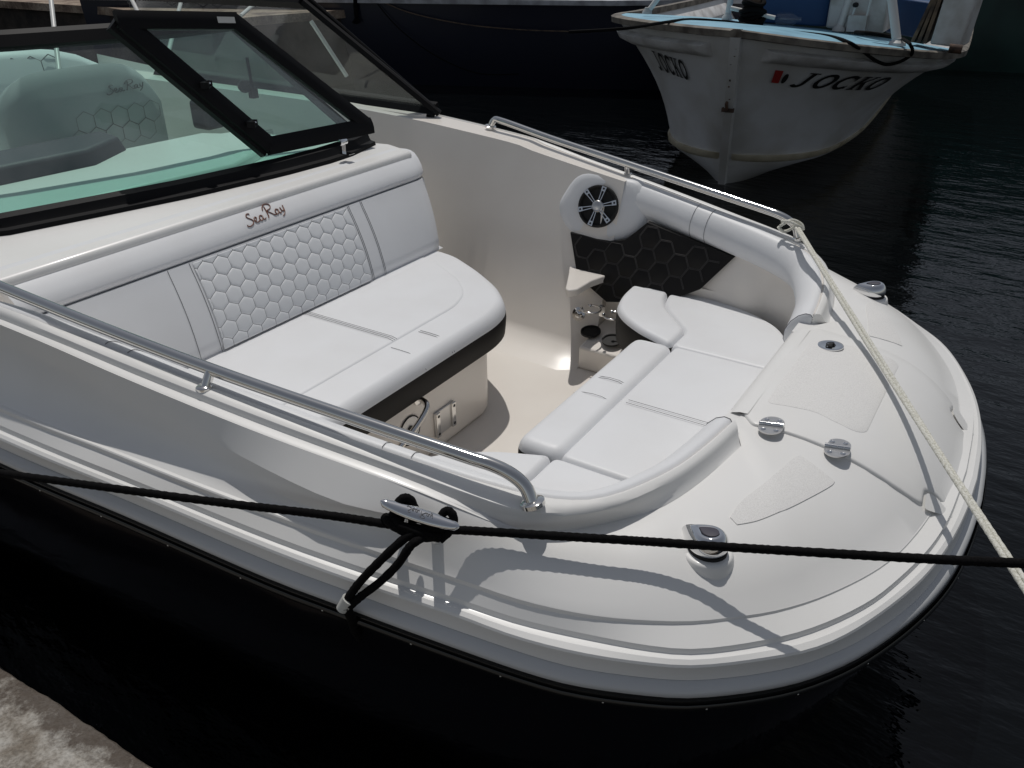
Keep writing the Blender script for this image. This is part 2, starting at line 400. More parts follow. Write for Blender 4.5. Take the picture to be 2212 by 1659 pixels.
C1 = gcurve([(-2.464,-1.443,-0.973),(-1.960,-1.379,-1.042),(-1.521,-1.314,-1.103),(-1.140,-1.245,-1.157),(-0.860,-1.190,-1.197)], -.004) + [(-.77,-1.135,-1.215),(-.70,-1.065,-1.222),(-.632,-.955,-1.230),(-.578,-.785,-1.238),(-.545,-.60,-1.242),(-.53,-.424,-1.245)]
C2 = gcurve([(-2.440,-1.461,-0.994),(-1.932,-1.402,-1.064),(-1.495,-1.340,-1.125),(-1.121,-1.268,-1.178),(-0.955,-1.232,-1.210),(-.86,-1.196,-1.245)], -.022) + [(-.794,-1.157,-1.270),(-.714,-1.068,-1.282),(-.650,-.98,-1.287),(-.585,-.885,-1.285),(-.540,-.725,-1.283),(-.507,-.502,-1.281),(-.494,-.41,-1.280)]
C3 = curve([(-2.469,-1.472,-1.066),(-2.056,-1.432,-1.117),(-1.687,-1.397,-1.164),(-1.455,-1.389,-1.194),(-1.249,-1.370,-1.221),(-1.0,-1.303,-1.262),(-.85,-1.257,-1.287)])
C4 = curve([(-2.450,-1.498,-1.182),(-2.067,-1.446,-1.212),(-1.704,-1.404,-1.241),(-1.499,-1.388,-1.263),(-1.258,-1.352,-1.289),(-1.0,-1.308,-1.310),(-.85,-1.275,-1.322)])
C5 = curve([(-2.398,-1.549,-1.223),(-1.992,-1.506,-1.246),(-1.635,-1.464,-1.269),(-1.335,-1.413,-1.297),(-1.113,-1.369,-1.318),(-.898,-1.323,-1.339),(-.766,-1.296,-1.352),(-.655,-1.259,-1.363),(-.552,-1.209,-1.374),(-.421,-1.123,-1.387),(-.331,-1.039,-1.397),(-.243,-.940,-1.407),(-.158,-.807,-1.417),(-.074,-.626,-1.426),(-.024,-.435,-1.432),(.005,-.22,-1.437)], (.015, 0, -1.438))
C6 = curve([(-2.367,-1.583,-1.281),(-1.837,-1.529,-1.307),(-1.403,-1.468,-1.345),(-1.139,-1.415,-1.371),(-.891,-1.357,-1.396),(-.748,-1.325,-1.409),(-.602,-1.275,-1.421),(-.460,-1.217,-1.432),(-.362,-1.157,-1.440),(-.245,-1.042,-1.448),(-.159,-.934,-1.452),(-.076,-.787,-1.456),(-.024,-.647,-1.459),(.027,-.459,-1.461),(.053,-.272,-1.463)], (.064, 0, -1.463))
C7 = curve([(-2.349,-1.598,-1.286),(-1.824,-1.543,-1.311),(-1.390,-1.483,-1.350),(-1.139,-1.435,-1.375),(-.900,-1.379,-1.399),(-.735,-1.348,-1.414),(-.587,-1.301,-1.426),(-.450,-1.237,-1.437),(-.354,-1.176,-1.445),(-.236,-1.067,-1.452),(-.143,-.962,-1.457),(-.068,-.822,-1.461),(.011,-.610,-1.465),(.056,-.417,-1.467),(.081,-.210,-1.468)], (.09, 0, -1.468))
C8 = curve([(-2.390,-1.593,-1.336),(-1.854,-1.536,-1.362),(-1.405,-1.479,-1.401),(-1.214,-1.443,-1.420),(-1.029,-1.407,-1.438),(-.860,-1.371,-1.455),(-.698,-1.335,-1.469),(-.586,-1.300,-1.478),(-.447,-1.232,-1.489),(-.351,-1.170,-1.497),(-.231,-1.059,-1.506),(-.144,-.955,-1.511),(-.060,-.812,-1.515),(.020,-.612,-1.519),(.064,-.417,-1.521),(.088,-.21,-1.523)], (.097, 0, -1.523))
C9 = [(a, b - .012, c - .040) for a, b, c in C8[:-3]] + [(C8[-3][0] + .01, C8[-3][1] - .006, -1.562), (C8[-2][0] + .012, -.21, -1.563), (.109, 0, -1.563)]
C10 = [(a, b + .006, c - .040) for a, b, c in C9[:-1]] + [(.105, 0, -1.603)]

XR = -.9
def hit(poly, X=None, phi=None):
    """Point of a (smoothed) plan curve at station X, or on the ray at angle phi from the turning centre (XR, 0)."""
    best = None
    for a, b in zip(poly[:-1], poly[1:]):
        if phi is None:
            if min(a[0], b[0]) - 1e-9 <= X <= max(a[0], b[0]) + 1e-9 and abs(b[0] - a[0]) > 1e-9:
                t = (X - a[0]) / (b[0] - a[0]); return a.lerp(b, t)
        else:
            d = (math.cos(phi), -math.sin(phi))
            fa = (a[0] - XR) * d[1] - a[1] * d[0]; fb = (b[0] - XR) * d[1] - b[1] * d[0]
            if fa * fb <= 1e-12 and abs(fb - fa) > 1e-12:
                t = fa / (fa - fb); p = a.lerp(b, min(max(t, 0), 1))
                if (p[0] - XR) * d[0] + p[1] * d[1] > 0: best = p
    return best
SM = {k: catmull(v, 6) for k, v in dict(C0=C0, C1=C1, C2=C2, C3=C3, C4=C4, C5=C5, C6=C6, C7=C7, C8=C8, C9=C9, C10=C10).items()}
PHITIP = math.atan2(.424, .552 - .9 + .696)     # ridge ends here (about 50 deg)
PHITIP = math.atan2(.424, XR * -1 - .552)
STX = [-6.4 + i * .2 for i in range(18)] + [-2.9 + i * .08 for i in range(25)]
STX = [x for x in STX if x < XR - .01]
PHS = [math.radians(90 - i * 2.0) for i in range(45)] + [0.0]
STN = [('x', x) for x in STX] + [('p', p) for p in PHS]
def at(cur, st):
    p = hit(SM[cur], X=st[1]) if st[0] == 'x' else hit(SM[cur], phi=st[1])
    if p is None and st[0] == 'p' and st[1] < .02: p = SM[cur][-1]
    return p
def smooth01(t): t = min(max(t, 0), 1); return t * t * (3 - 2 * t)
def inner(phi):
    """Inner edge of the foredeck on a ray."""
    if phi >= PHITIP:
        p = hit(SM['C2'], phi=phi)
        if p is not None: return p
    r_ = (XR * -1 - .56) / max(math.cos(phi), .2)
    return Vector((XR + r_ * math.cos(phi), -r_ * math.sin(phi), -1.272))
def deck_row(st):
    c5 = at('C5', st)
    if st[0] == 'x':
        c2, c3, c4 = at('C2', st), at('C3', st), at('C4', st)
        w = smooth01((st[1] + 1.25) / .35)       # blends the side panels into the foredeck
        o_ = Vector((0, -1, 0)); k2 = c2 + o_ * .008; c5i = c5 - o_ * .009 + Vector((0, 0, .0008))
        bz_ = lambda t: c3 * (1 - t) ** 2 + c4 * 2 * t * (1 - t) + c5i * t * t
        a = [c2, k2, k2.lerp(c3, .35), k2.lerp(c3, .7), c3, bz_(.25), bz_(.5), bz_(.72), bz_(.88), c5i]
        b = [c2.lerp(c5, k / 10) + Vector((0, 0, .016 * math.sin(math.pi * k / 10))) for k in range(10)]
        mid = [p.lerp(q, w) for p, q in zip(a, b)]
    else:
        q = inner(st[1]); pw = 1.0 + 2.3 * smooth01((math.radians(90) - st[1]) / math.radians(45))
        mid = []
        for k in range(10):
            t = k / 10; p = q.lerp(c5, t); p.z = q.z + (c5.z - q.z) * t ** pw
            if st[1] > PHITIP - .3: p.z += .016 * math.sin(math.pi * t) * smooth01((st[1] - math.radians(60)) / math.radians(30))
            mid.append(p)
    c6, c7, c8 = at('C6', st), at('C7', st), at('C8', st)
    d = (c7 - c5); d.z = 0
    d = d.normalized() if d.length > 1e-6 else Vector((1, 0, 0))
    in6 = c6 - d * .004
    vf = 1 - .65 * (0 if st[0] == 'x' else smooth01((math.pi / 2 - st[1]) / .9))
    crest = [c5 + Vector((0, 0, 0)), c5 + d * .003 + Vector((0, 0, -.003 * vf)), c5 + d * .005 + Vector((0, 0, -.014 * vf))]
    k1 = in6 + Vector((0, 0, .016)) - d * .004
    row = mid + crest + [crest[-1].lerp(k1, .33), crest[-1].lerp(k1, .66), k1, in6 + Vector((0, 0, .003)), c6 + Vector((0, 0, .002)), c6.lerp(c7, .5) + Vector((0, 0, .004)), c7, c7 + d * .003 + Vector((0, 0, -.006)), c7.lerp(c8, .5), c8]
    return row
rows = [deck_row(st) for st in STN]
# make the row at the bow tip lie on the centre line
for p in rows[-1]: p.y = 0
deck_rows = rows
def mirror(rows): return [[Vector((p.x, -p.y, p.z)) for p in r] for r in rows]
full = rows + list(reversed(mirror(rows)))[1:]
full = [[W(*p) for p in r] for r in full]
deck = loft('deck', full, 'gel', boat, smooth=19)

def deckz(X, y):
    """Height of the foredeck surface (inside curve C5)."""
    y = -abs(y)
    if X < XR: return gun(X) - .06
    phi = math.atan2(-y, X - XR); r_ = math.hypot(y, X - XR)
    q = inner(phi); c5 = hit(SM['C5'], phi=phi) or SM['C5'][-1]
    rq = math.hypot(q.y, q.x - XR); r5 = math.hypot(c5.y, c5.x - XR)
    t = (r_ - rq) / (r5 - rq); pw = 1.0 + 2.3 * smooth01((math.radians(90) - phi) / math.radians(45))
    z = q.z + (c5.z - q.z) * (max(t, 0)) ** pw
    if phi > PHITIP - .3: z += .016 * math.sin(math.pi * min(max(t, 0), 1)) * smooth01((phi - math.radians(60)) / math.radians(30))
    return z
def PD(px, py): return PF(px, py, deckz)

# rub rail bead, black rail with bright insert, hull
bead = []; rail_r = []; ins = []; hullr = []
for st in STN:
    c8, c9, c10 = at('C8', st), at('C9', st), at('C10', st)
    d = Vector((c9.x, c9.y, 0)) - Vector((c9.x, 0, 0))
    if st[0] == 'x': d = Vector((0, -1, 0))
    else:
        d = Vector((math.cos(st[1]), -math.sin(st[1]), 0))
    r1 = [c8 + d * -.004, c8 + d * .012 + Vector((0, 0, -.006)), c8.lerp(c9, .4) + d * .020, c8.lerp(c9, .75) + d * .017, c9 + d * .004]
    r2 = [c9 + d * .002, c9 + d * .014 + Vector((0, 0, -.003)), c9.lerp(c10, .5) + d * .020, c10 + d * .012, c10 - d * .004]
    r3 = [c9.lerp(c10, .22) + d * .0215, c9.lerp(c10, .36) + d * .026, c9.lerp(c10, .6) + d * .026, c9.lerp(c10, .75) + d * .0215]
    k = .30 + .55 * (0 if st[0] == 'x' else smooth01((math.pi / 2 - st[1]) / 1.2))
    r4 = [c10 + d * -.003, c10 - d * (.04 * k) + Vector((0, 0, -.1)), c10 - d * (.16 * k) + Vector((0, 0, -.35)), c10 - d * (.45 * k) + Vector((0, 0, -.62)), c10 - d * (1.1 * k) + Vector((0, 0, -.9))]
    for lst, r_ in ((bead, r1), (rail_r, r2), (ins, r3), (hullr, r4)): lst.append(r_)
def both(rows):
    for p in rows[-1]: p.y = 0
    f = rows + list(reversed(mirror(rows)))[1:]
    return [[W(*p) for p in r] for r in f]
loft('rub_rail_bead', both(bead), 'rib', boat, smooth=60)
rr = loft('rub_rail', both(rail_r), 'rub', boat, smooth=50)
loft('rub_rail_insert', both(ins), 'frame', rr, smooth=60)
bpy.data.objects['rub_rail_insert'].data.materials[0] = M['rub']
loft('hull', both(hullr), 'hull', boat, smooth=60)
# screws along the starboard rub rail
Lc = 0; last = None; sb = None
for st, r_ in zip(STN, ins):
    if st[0] == 'x' and st[1] < -3.2: continue
    p = W(*(r_[1].lerp(r_[2], .5)))
    if last is None or (p - last).length > .19:
        dd = (W(*r_[1]) - W(*(r_[1] + Vector((0, 1, 0))))).normalized() if st[0] == 'x' else Vector((math.cos(st[1]), -math.sin(st[1]), 0))
        b = MB().lathe(p - dd * .001, dd, [(.0026, 0), (.0026, .0006), (.0016, .0016), (.0001, .0018)], 10)
        b.build('rail_screw', 'dsteel', rr); last = p

# coaming ridge round the bow cockpit
for sgn, nm in ((1, 'coaming'), (-1, 'coaming')):
    rws = []
    for st in STN:
        if st[0] == 'p' and st[1] < PHITIP + .005: break
        c0, c1, c2 = at('C0', st), at('C1', st), at('C2', st)
        if c0 is None or c1 is None or c2 is None: continue
        d = (c1 - c0); d.z = 0; d.normalize()
        f = smooth01(((st[1] if st[0] == 'x' else -.9) + 1.1) / .25)
        low = c2 + Vector((0, 0, -.03)) + d * .004
        A_ = [c1 + d * .0045 + Vector((0, 0, -.010)), Vector((c1.x, c1.y, c2.z + .004)) + d * .005, Vector((c1.x, c1.y, c2.z + .001)) + d * .0065, c2 + d * .003 + Vector((0, 0, .0015)), c2 + d * .008 + Vector((0, 0, -.001))]
        B_ = [c1 + d * .004 + Vector((0, 0, -.008)), c1.lerp(c2, .35) + Vector((0, 0, -.006)), c1.lerp(c2, .7) + Vector((0, 0, -.008)), c2 + Vector((0, 0, -.003)), c2 + d * .0085 + Vector((0, 0, -.003))]
        rws.append([c0 + d * -.006 + Vector((0, 0, -.14)), c0 + d * -.004 + Vector((0, 0, -.012)), c0 + Vector((0, 0, -.002)), c0.lerp(c1, .25) + Vector((0, 0, .003)), c0.lerp(c1, .7) + Vector((0, 0, .003)), c1 + Vector((0, 0, -.001))] + [p.lerp(q, f) for p, q in zip(A_, B_)] + [low + d * .004])
    RR = [[W(p.x, p.y * sgn, p.z) for p in r] for r in rws]
    loft(nm, RR, 'gel', boat, closed=True, capends=True, smooth=32)
ridge_rows = rws

# ---------------------------------------------------------------- hatch lid on the foredeck
def hz(X, y):      # skin of the hatch: just proud of the deck's crown
    return max(deckz(X, y), -1.470) + .0085 if X > -.555 else -1.2635
HH = [(-.512, .395), (-.46, .385), (-.40, .380), (-.32, .378), (-.25, .378), (-.17, .372), (-.11, .362), (-.06, .345), (-.028, .325), (-.035, .262), (-.006, .232), (.043, .226)]
hat = [Vector((X, -y)) for X, y in HH] + [Vector((.056, -.1)), Vector((.056, .1))] + [Vector((X, y)) for X, y in reversed(HH)]
hat = [Vector((-.556, -.345)), ] + hat + [Vector((-.556, .345))]
def lidz(X, y): return max(hz(X, y), deckz(X, y) + .006) if X < .03 else hz(X, y) 
base = dens(roundcorners(hat, .016, 3), .025)
# lid built as strips across y for each X so that it follows the crown
def lid_half(X):
    ys = []
    n = len(base)
    for i in range(n):
        a, b = base[i], base[(i + 1) % n]
        if a.y > 0 and b.y > 0 and min(a.x, b.x) <= X <= max(a.x, b.x) and abs(a.x - b.x) > 1e-9:
            t = (X - a.x) / (b.x - a.x); ys.append(a.y + (b.y - a.y) * t)
    return max(ys) if ys else .3
lid = flat_sheet('hatch_lid', hat, lambda X, y: hz(X, y) - .004 * (abs(y) / .4) ** 2 - .004, .008, 'gel', boat, corner=.016, er=.008, step=.022)
# rolled aft lip of the lid
lipr = []
for k in range(9):
    y = -.352 + .704 * k / 8
    prof_ = [(-.54, -1.2600), (-.565, -1.2625), (-.588, -1.270), (-.602, -1.284), (-.608, -1.305), (-.606, -1.35), (-.58, -1.35)]
    lipr.append([W(a, y, b) for a, b in prof_])
loft('hatch_lip', lipr, 'gel', lid, smooth=60)
for sg in (-1, 1): MB().hexa([W(x, y * sg, -1.32) for x, y in ((-.60, .335), (-.50, .335), (-.50, .45), (-.60, .45))], [W(x, y * sg, -1.2745) for x, y in ((-.60, .335), (-.50, .335), (-.50, .45), (-.60, .45))]).build('deck_corner', 'gel', deck)
# recesses for the anchor line at the lid's fore corners
for sg in (-1, 1):
    pts = roundcorners([(-.02, .335 * sg), (.055, .262 * sg), (.045, .24 * sg), (-.003, .243 * sg), (-.028, .27 * sg)], .012)
    V = [W(p.x, p.y, hz(p.x, p.y) + .002) for p in pts]
    mesh('line_recess', V, [tuple(range(len(V)))], 'gel', lid)
# moulded nonskid on the lid and the side decks
NS = [(-.515, .26), (-.42, .30), (-.25, .325), (-.222, .30), (-.222, -.22), (-.25, -.245), (-.32, -.24), (-.37, -.225), (-.45, -.24), (-.515, -.26)]
flat_sheet('nonskid_pad', NS, lambda X, y: hz(X, y) - .004 * (abs(y) / .4) ** 2 + .0036, .0014, 'nonskid', lid, corner=.03, er=.002, step=.03)
def patch(name, A, B, fz, h, m, parent, n=7):
    A = catmull([(*a, 0) for a in A], 6); B = catmull([(*a, 0) for a in B], 6); rws_ = []
    for a, b_ in zip(A, B):
        r_ = [a.lerp(b_, k / n) for k in range(n + 1)]
        rws_.append([W(r_[0].x, r_[0].y, fz(r_[0].x, r_[0].y) - .001)] + [W(p.x, p.y, fz(p.x, p.y) + h) for p in r_] + [W(r_[-1].x, r_[-1].y, fz(r_[-1].x, r_[-1].y) - .001)])
    e0 = [p - Vector((0, 0, .0025)) for p in rws_[0]]; e1 = [p - Vector((0, 0, .0025)) for p in rws_[-1]]
    return loft(name, [e0] + rws_ + [e1], m, parent, smooth=35)
nA = [PD(px, py)[:2] for px, py in [(1577, 1118), (1600, 1085), (1640, 1053), (1680, 1020), (1712, 992), (1728, 984)]]
nB = [PD(px, py)[:2] for px, py in [(1592, 1134), (1640, 1124), (1705, 1098), (1760, 1070), (1795, 1050), (1803, 1041)]]
for sg in (1, -1):
    patch('nonskid_pad', [(p[0], p[1] * sg) for p in nA], [(p[0], p[1] * sg) for p in nB], deckz, .0018, 'nonskid', deck)

# hinges
def hinge(px, py, ang):
    c = PF(px, py, lambda X, y: hz(X, y) + .006); o = W(*c) + Vector((0, 0, .001)); R = Matrix.Rotation(ang, 3, 'Z')
    tl = Matrix.Rotation(-.10, 3, 'Y'); R = R @ tl
    b = MB()
    for sg in (-1, 1):      # two half-round leaves
        pts = [Vector((-.029, sg * .004, 0)), Vector((.029, sg * .004, 0))] + [Vector((.029 * math.cos(a), sg * (.014 + .030 * math.sin(a)), 0)) for a in [k * math.pi / 10 for k in range(11)]]
        b.hexa([o + R @ p for p in pts], [o + R @ (p + Vector((0, 0, .003))) for p in pts])
    h = b.build('hinge', 'dsteel', boat, 30)
    b = MB()
    for i in range(4): b.tube([o + R @ Vector((-.029 + i * .0147, 0, .005)), o + R @ Vector((-.0155 + i * .0147, 0, .005))], .0062, 12)
    b.build('hinge_pin', 'chrome', h)
    for sx in (-1, 1):
        for sy in (-1, 1):
            MB().lathe(o + R @ Vector((sx * .015, sy * .025, .0028)), R @ Vector((0, 0, 1)), [(.0062, 0), (.0062, .001), (.004, .0022), (.0012, .0012)], 12).build('hinge_screw', 'chrome', h)
hinge(1666, 921, math.radians(7)); hinge(1809, 970, math.radians(6))
# flush latch
c = PF(1794, 747, lambda X, y: hz(X, y) + .004); o = W(*c)
b = MB().lathe(o - Vector((0, 0, .001)), (-.06, 0, 1), [(.037, 0), (.037, .003), (.032, .0045), (.027, .0035), (.0001, .003)], 28)
lt = b.build('hatch_latch', 'chrome', boat)
lx = Vector((1, 0, -.06)).normalized()
b = MB(); arc = [o + Vector((.004 + .016 * math.cos(a), .018 * math.sin(a), .0045)) for a in [math.pi * (.5 + k / 10) for k in range(11)]]
b.tube(arc + [arc[0]], .0016, 6); b.tube([o + Vector((.006, -.017, .004)), o + Vector((.006, -.006, .004)), o + Vector((.012, -.006, .0035)), o + Vector((.012, .006, .0035)), o + Vector((.006, .006, .004)), o + Vector((.006, .017, .004))], .0016, 6)
b.build('latch_slot', 'black', lt)
b = MB(); b.hexa([o + Vector((.002 + .010 * math.cos(a), .012 * math.sin(a), .0038)) for a in [math.pi * (.5 + k / 10) for k in range(11)]], [o + Vector((.002 + .010 * math.cos(a), .012 * math.sin(a), .0046)) for a in [math.pi * (.5 + k / 10) for k in range(11)]])
b.build('latch_grip', 'black', lt)

# bow lights (chrome teardrops on moulded bosses)
def bow_light(sg):
    q = PD(1528, 1190); X, y = q[0], abs(q[1])
    def T(dx, dy, dz): return W(X + dx, sg * (-(y) + dy), 0) * 0 + Vector(((X + dx) * S, sg * (-y + dy) * S, ZC + deckz(X + dx, -y + dy) * S + dz))
    base = W(X, -sg * -1 * 0, 0)
    cen = Vector((X * S, -sg * y * S, ZC + (deckz(X, y) - .004) * S))
    # boss: level round pad standing out of the falling deck, with a tail pointing aft
    def outline(k, n=32):
        pts = []
        for i in range(n):
            a = 2 * math.pi * i / n; r_ = .050 * k
            x_, y_ = r_ * math.cos(a), r_ * math.sin(a)
            if x_ < 0: x_ *= 1.0 + 1.0 * (1 - abs(math.sin(a))) 
            pts.append(Vector((x_, y_ * (1 if x_ > -.03 else .9), 0)))
        return pts
    Rz = Matrix.Rotation(-.25 * sg, 3, 'Z')
    b = MB(); rows_ = []
    for k, dz in ((1.25, -.045), (1.12, -.012), (1.06, .001), (1.0, .005), (.9, .006), (.01, .006)):
        rows_.append([cen + Rz @ (p + Vector((0, 0, dz))) for p in outline(k)])
    b.add(loft_data(rows_, True, True)); boss = b.build('light_boss', 'gel', deck, 60)
    rows_ = []
    def tear(k, sq=1.0):
        pts = []
        for i in range(32):
            a = 2 * math.pi * i / 32; r_ = .040 * k
            x_ = r_ * math.cos(a); y_ = r_ * math.sin(a) * .92
            if x_ < 0: x_ *= 1.0 + .65 * (1 - abs(math.sin(a)) ** .7)
            pts.append(Vector((x_, y_, 0)))
        return pts
    c2 = cen + Vector((0, 0, .006))
    b = MB(); rows_ = [[c2 + Rz @ (p + Vector((0, 0, dz))) for p in tear(k)] for k, dz in ((1.02, 0), (1.02, .008))]
    b.add(loft_data(rows_, True, True)); b.build('light_gasket', 'black', deck)
    b = MB(); rows_ = [[c2 + Rz @ (p * 1 + Vector((0, 0, dz + p.x * .12))) for p in tear(k)] for k, dz in ((1.0, .007), (1.04, .014), (1.03, .022), (.97, .032), (.86, .040), (.70, .046), (.55, .0475), (.5, .0465), (.01, .0465))]
    b.add(loft_data(rows_, True, True)); bl = b.build('bow_light', 'chrome', boat, 60)
    b = MB(); rows_ = [[c2 + Rz @ (p + Vector((.002, 0, dz + p.x * .12))) for p in tear(k)] for k, dz in ((.42, .0467), (.42, .0485), (.36, .0492), (.01, .0492))]
    b.add(loft_data(rows_, True, True)); b.build('light_lens', 'dash', bl)
bow_light(1); bow_light(-1)

# ---------------------------------------------------------------- liner, floor, cockpit walls
FL = -1.93
floor_pts = [(-6.3, -1.0), (-1.6, -1.0), (-.7, -.75), (-.58, -.4), (-.58, .4), (-.7, .75), (-1.3, .9), (-1.75, .86), (-6.3, .9)]
b = MB(); b.hexa([W(x, y, FL - .05) for x, y in floor_pts], [W(x, y, FL) for x, y in floor_pts]); b.build('cockpit_floor', 'gel2', boat)
def wally(X, sg):     # bottom edge of the liner wall
    return clampi([(-6.4, .80), (-2.6, .80), (-1.8, .745), (-1.2, .72), (-.9, .66)], X)
rowsP = []
for st in STN:
    if st[0] == 'p' and st[1] < PHITIP + .05: break
    c0 = at('C0', st); d = Vector((0, 1, 0)) if st[0] == 'x' else Vector((-math.cos(st[1]), math.sin(st[1]), 0))
    if st[0] == 'x' and st[1] < -1.72:
        bot = Vector((c0.x, -wally(c0.x, 1), FL))
    else:
        bot = c0 + d * (.42 if st[0] == 'x' else .22); bot.z = FL
        if st[0] == 'x': bot.y = -min(abs(bot.y), .80)
    top = c0 + d * .012; topz = Vector((top.x, top.y, c0.z - .015))
    kb = bot - d * (.17 if st[0] == 'x' else .08); kb.z = FL + .09
    rowsP.append([c0 + d * .002 + Vector((0, 0, -.006)), topz, topz.lerp(kb, .04), topz.lerp(kb, .3), topz.lerp(kb, .65), kb, kb.lerp(bot, .35) - d * .02, kb.lerp(bot, .75) - d * .008, bot + d * .03])
for sg in (1, -1):
    if sg == 1:   # starboard
        loft('liner_wall', [[W(p.x, p.y, p.z) for p in r] for r in rowsP], 'gel2', boat, smooth=50)
    else:         # port: wall stops at the cup-holder recess and goes on above the ledge only
        A = []
        for r in rowsP:
            if r[0].x > -1.69: continue
            yi = min(clampi([(-6.4, 1.32), (-3.08, 1.30), (-2.46, 1.262), (-1.97, 1.227), (-1.6, 1.21)], r[0].x), -r[0].y - .01); gz = r[0].z + .006
            kb = r[5]; t0 = Vector((r[0].x, -yi, gz - .004))
            A.append([Vector((r[0].x, r[0].y - .012, gz - .004)), t0 + Vector((0, -.012, .001)), t0 + Vector((0, -.002, -.001)), t0 + Vector((0, .002, -.012)), t0.lerp(kb, .1), t0.lerp(kb, .5), kb] + list(r[6:]))
        B = [r for r in rowsP if r[0].x >= -1.79]
        loft('liner_wall', [[W(p.x, -p.y, p.z) for p in r] for r in A], 'gel2', boat, smooth=35)
        B2 = []
        for r in B:
            up = r[:4]; zc_ = -1.50
            t_, b_ = r[1], r[5]; k = min(1, (zc_ - t_.z) / (b_.z - t_.z)); q = t_.lerp(b_, max(k, .3))
            B2.append([r[0], r[1], r[2], r[1].lerp(q, .5), q, q + Vector((0, 0, -.14))])
        loft('liner_panel', [[W(p.x, -p.y, p.z) for p in r] for r in B2], 'gel2', boat, smooth=50)
b = MB(); b.hexa([W(-.60, -.55, FL), W(-.57, -.55, FL), W(-.57, .55, FL), W(-.60, .55, FL)], [W(-.60, -.55, -1.34), W(-.57, -.55, -1.34), W(-.57, .55, -1.34), W(-.60, .55, -1.34)]); b.build('bow_bulkhead', 'gel2', boat)
# recess: ledge, aft return, back wall, cup shelf
b = MB()
XA = A[-1][0].x + .002
_t, _k = A[-1][4], A[-1][6]; _q = _t.lerp(_k, (-1.50 - _t.z) / (_k.z - _t.z))
rp_ = [(1.16, -1.50), (-_q.y, -1.50)] + [(-p.y, p.z) for p in A[-1][6:]] + [(1.16, FL)]
b.hexa([W(XA, y, z) for y, z in rp_], [W(XA - .014, y, z) for y, z in rp_])
b.hexa([W(XA - .014, 1.075, FL), W(-.9, 1.075, FL), W(-.9, 1.14, FL), W(XA - .014, 1.14, FL)], [W(XA - .014, 1.075, -1.49), W(-.9, 1.075, -1.49), W(-.9, 1.14, -1.49), W(XA - .014, 1.14, -1.49)])
b.build('locker_recess', 'gel2', boat)
# ledge tongue
tg = roundcorners([(-1.93, 1.16), (-1.92, 1.08), (-1.86, .96), (-1.81, .85), (-1.775, .772), (-1.75, .755), (-1.722, .79), (-1.715, .93), (-1.68, 1.05), (-1.60, 1.10), (-1.60, 1.16)], .016, 4)
b = MB(); b.hexa([W(p.x, p.y, -1.545) for p in tg], [W(p.x, p.y, -1.508) for p in tg]); bevel(b.build('liner_ledge', 'gel2', boat), .010)
sh = [(-1.70, .79), (-1.25, .79), (-1.25, 1.08), (-1.70, 1.08)]
b = MB(); b.hexa([W(x, y, -1.93) for x, y in sh], [W(x, y, -1.76 - (.0 if y > .9 else .05)) for x, y in sh]); shelf = bevel(b.build('cup_shelf', 'gel2', boat), .01)
for px, py in ((1276, 716), (1322, 735)):
    c = P(px, py, -1.772); o = W(*c)
    MB().lathe(o, (0, -.18, 1), [(.0435, -.004), (.0435, .0045), (.038, .005), (.0375, -.001), (.0001, -.001)], 28).build('cup_hole', 'black', shelf)
def ring(px, py, z, parent):
    c = W(*P(px, py, z)); arc = [c + Vector((.042 * math.cos(a), .042 * math.sin(a), 0)) for a in [math.radians(-70 + k * 16) for k in range(-6, 13)]]
    o_ = tube('cup_ring', arc, .0042, 'steel', parent, 8)
    for e in (arc[0], arc[-1]): MB().lathe(e - Vector((0, 0, .008)), (0, 0, 1), [(.0001, 0), (.006, .003), (.008, .008), (.006, .013), (.0001, .016)], 12).build('ring_ball', 'chrome', o_)
    b_ = MB().box(c + Vector((.030, .045, -.018)), (.026, .006, .05)); b_.build('ring_bracket', 'steel', o_)
ring(1277, 668, -1.640, boat); ring(1325, 682, -1.640, boat)
b = MB().lathe(W(-1.765, .905, -1.69), (0, -1, .4), [(.03, 0), (.03, .003), (.018, .005), (.012, .012), (.0001, .014)], 18); b.build('door_catch', 'steel', boat)

# speaker pod and speaker on the port wall
spc = Vector(PY(1293, 446, 1.162)); spn = Vector((0.08, -.93, .34)).normalized()
ux = Vector((1, .05, 0)); ux = (ux - spn * ux.dot(spn)).normalized(); uz = spn.cross(ux)
if uz.z < 0: uz = -uz
so = W(*spc)
pod = [(-.185, -.03), (-.165, .05), (-.125, .115), (-.06, .138), (.05, .128), (.16, .112), (.20, .0), (.19, -.07), (.10, -.13), (.0, -.145), (-.12, -.125)]
pp = catmull([(a, b_, 0) for a, b_ in pod], 4, True)
rows_ = []
for k, h_ in ((1.10, -.06), (1.05, -.030), (1.0, -.016), (.93, -.008), (.8, -.004), (.01, -.003)):
    rows_.append([so + ux * p.x * k + uz * p.y * k + spn * h_ for p in pp])
loft('speaker_pod', rows_, 'vinyl', boat, True, True, 60)
R0 = .090
sp = MB().lathe(so + spn * .002, spn, [(R0, -.012), (R0, .008), (R0 * .97, .013), (R0 * .90, .014), (R0 * .86, .010), (R0 * .83, .001), (.02, -.001), (.0001, -.001)], 40).build('speaker', 'black', boat)
b = MB().lathe(so + spn * .006, spn, [(.024, 0), (.026, .010), (.022, .015), (.018, .014), (.012, .0165), (.0001, .017)], 28); b.build('speaker_cap', 'dsteel', sp)
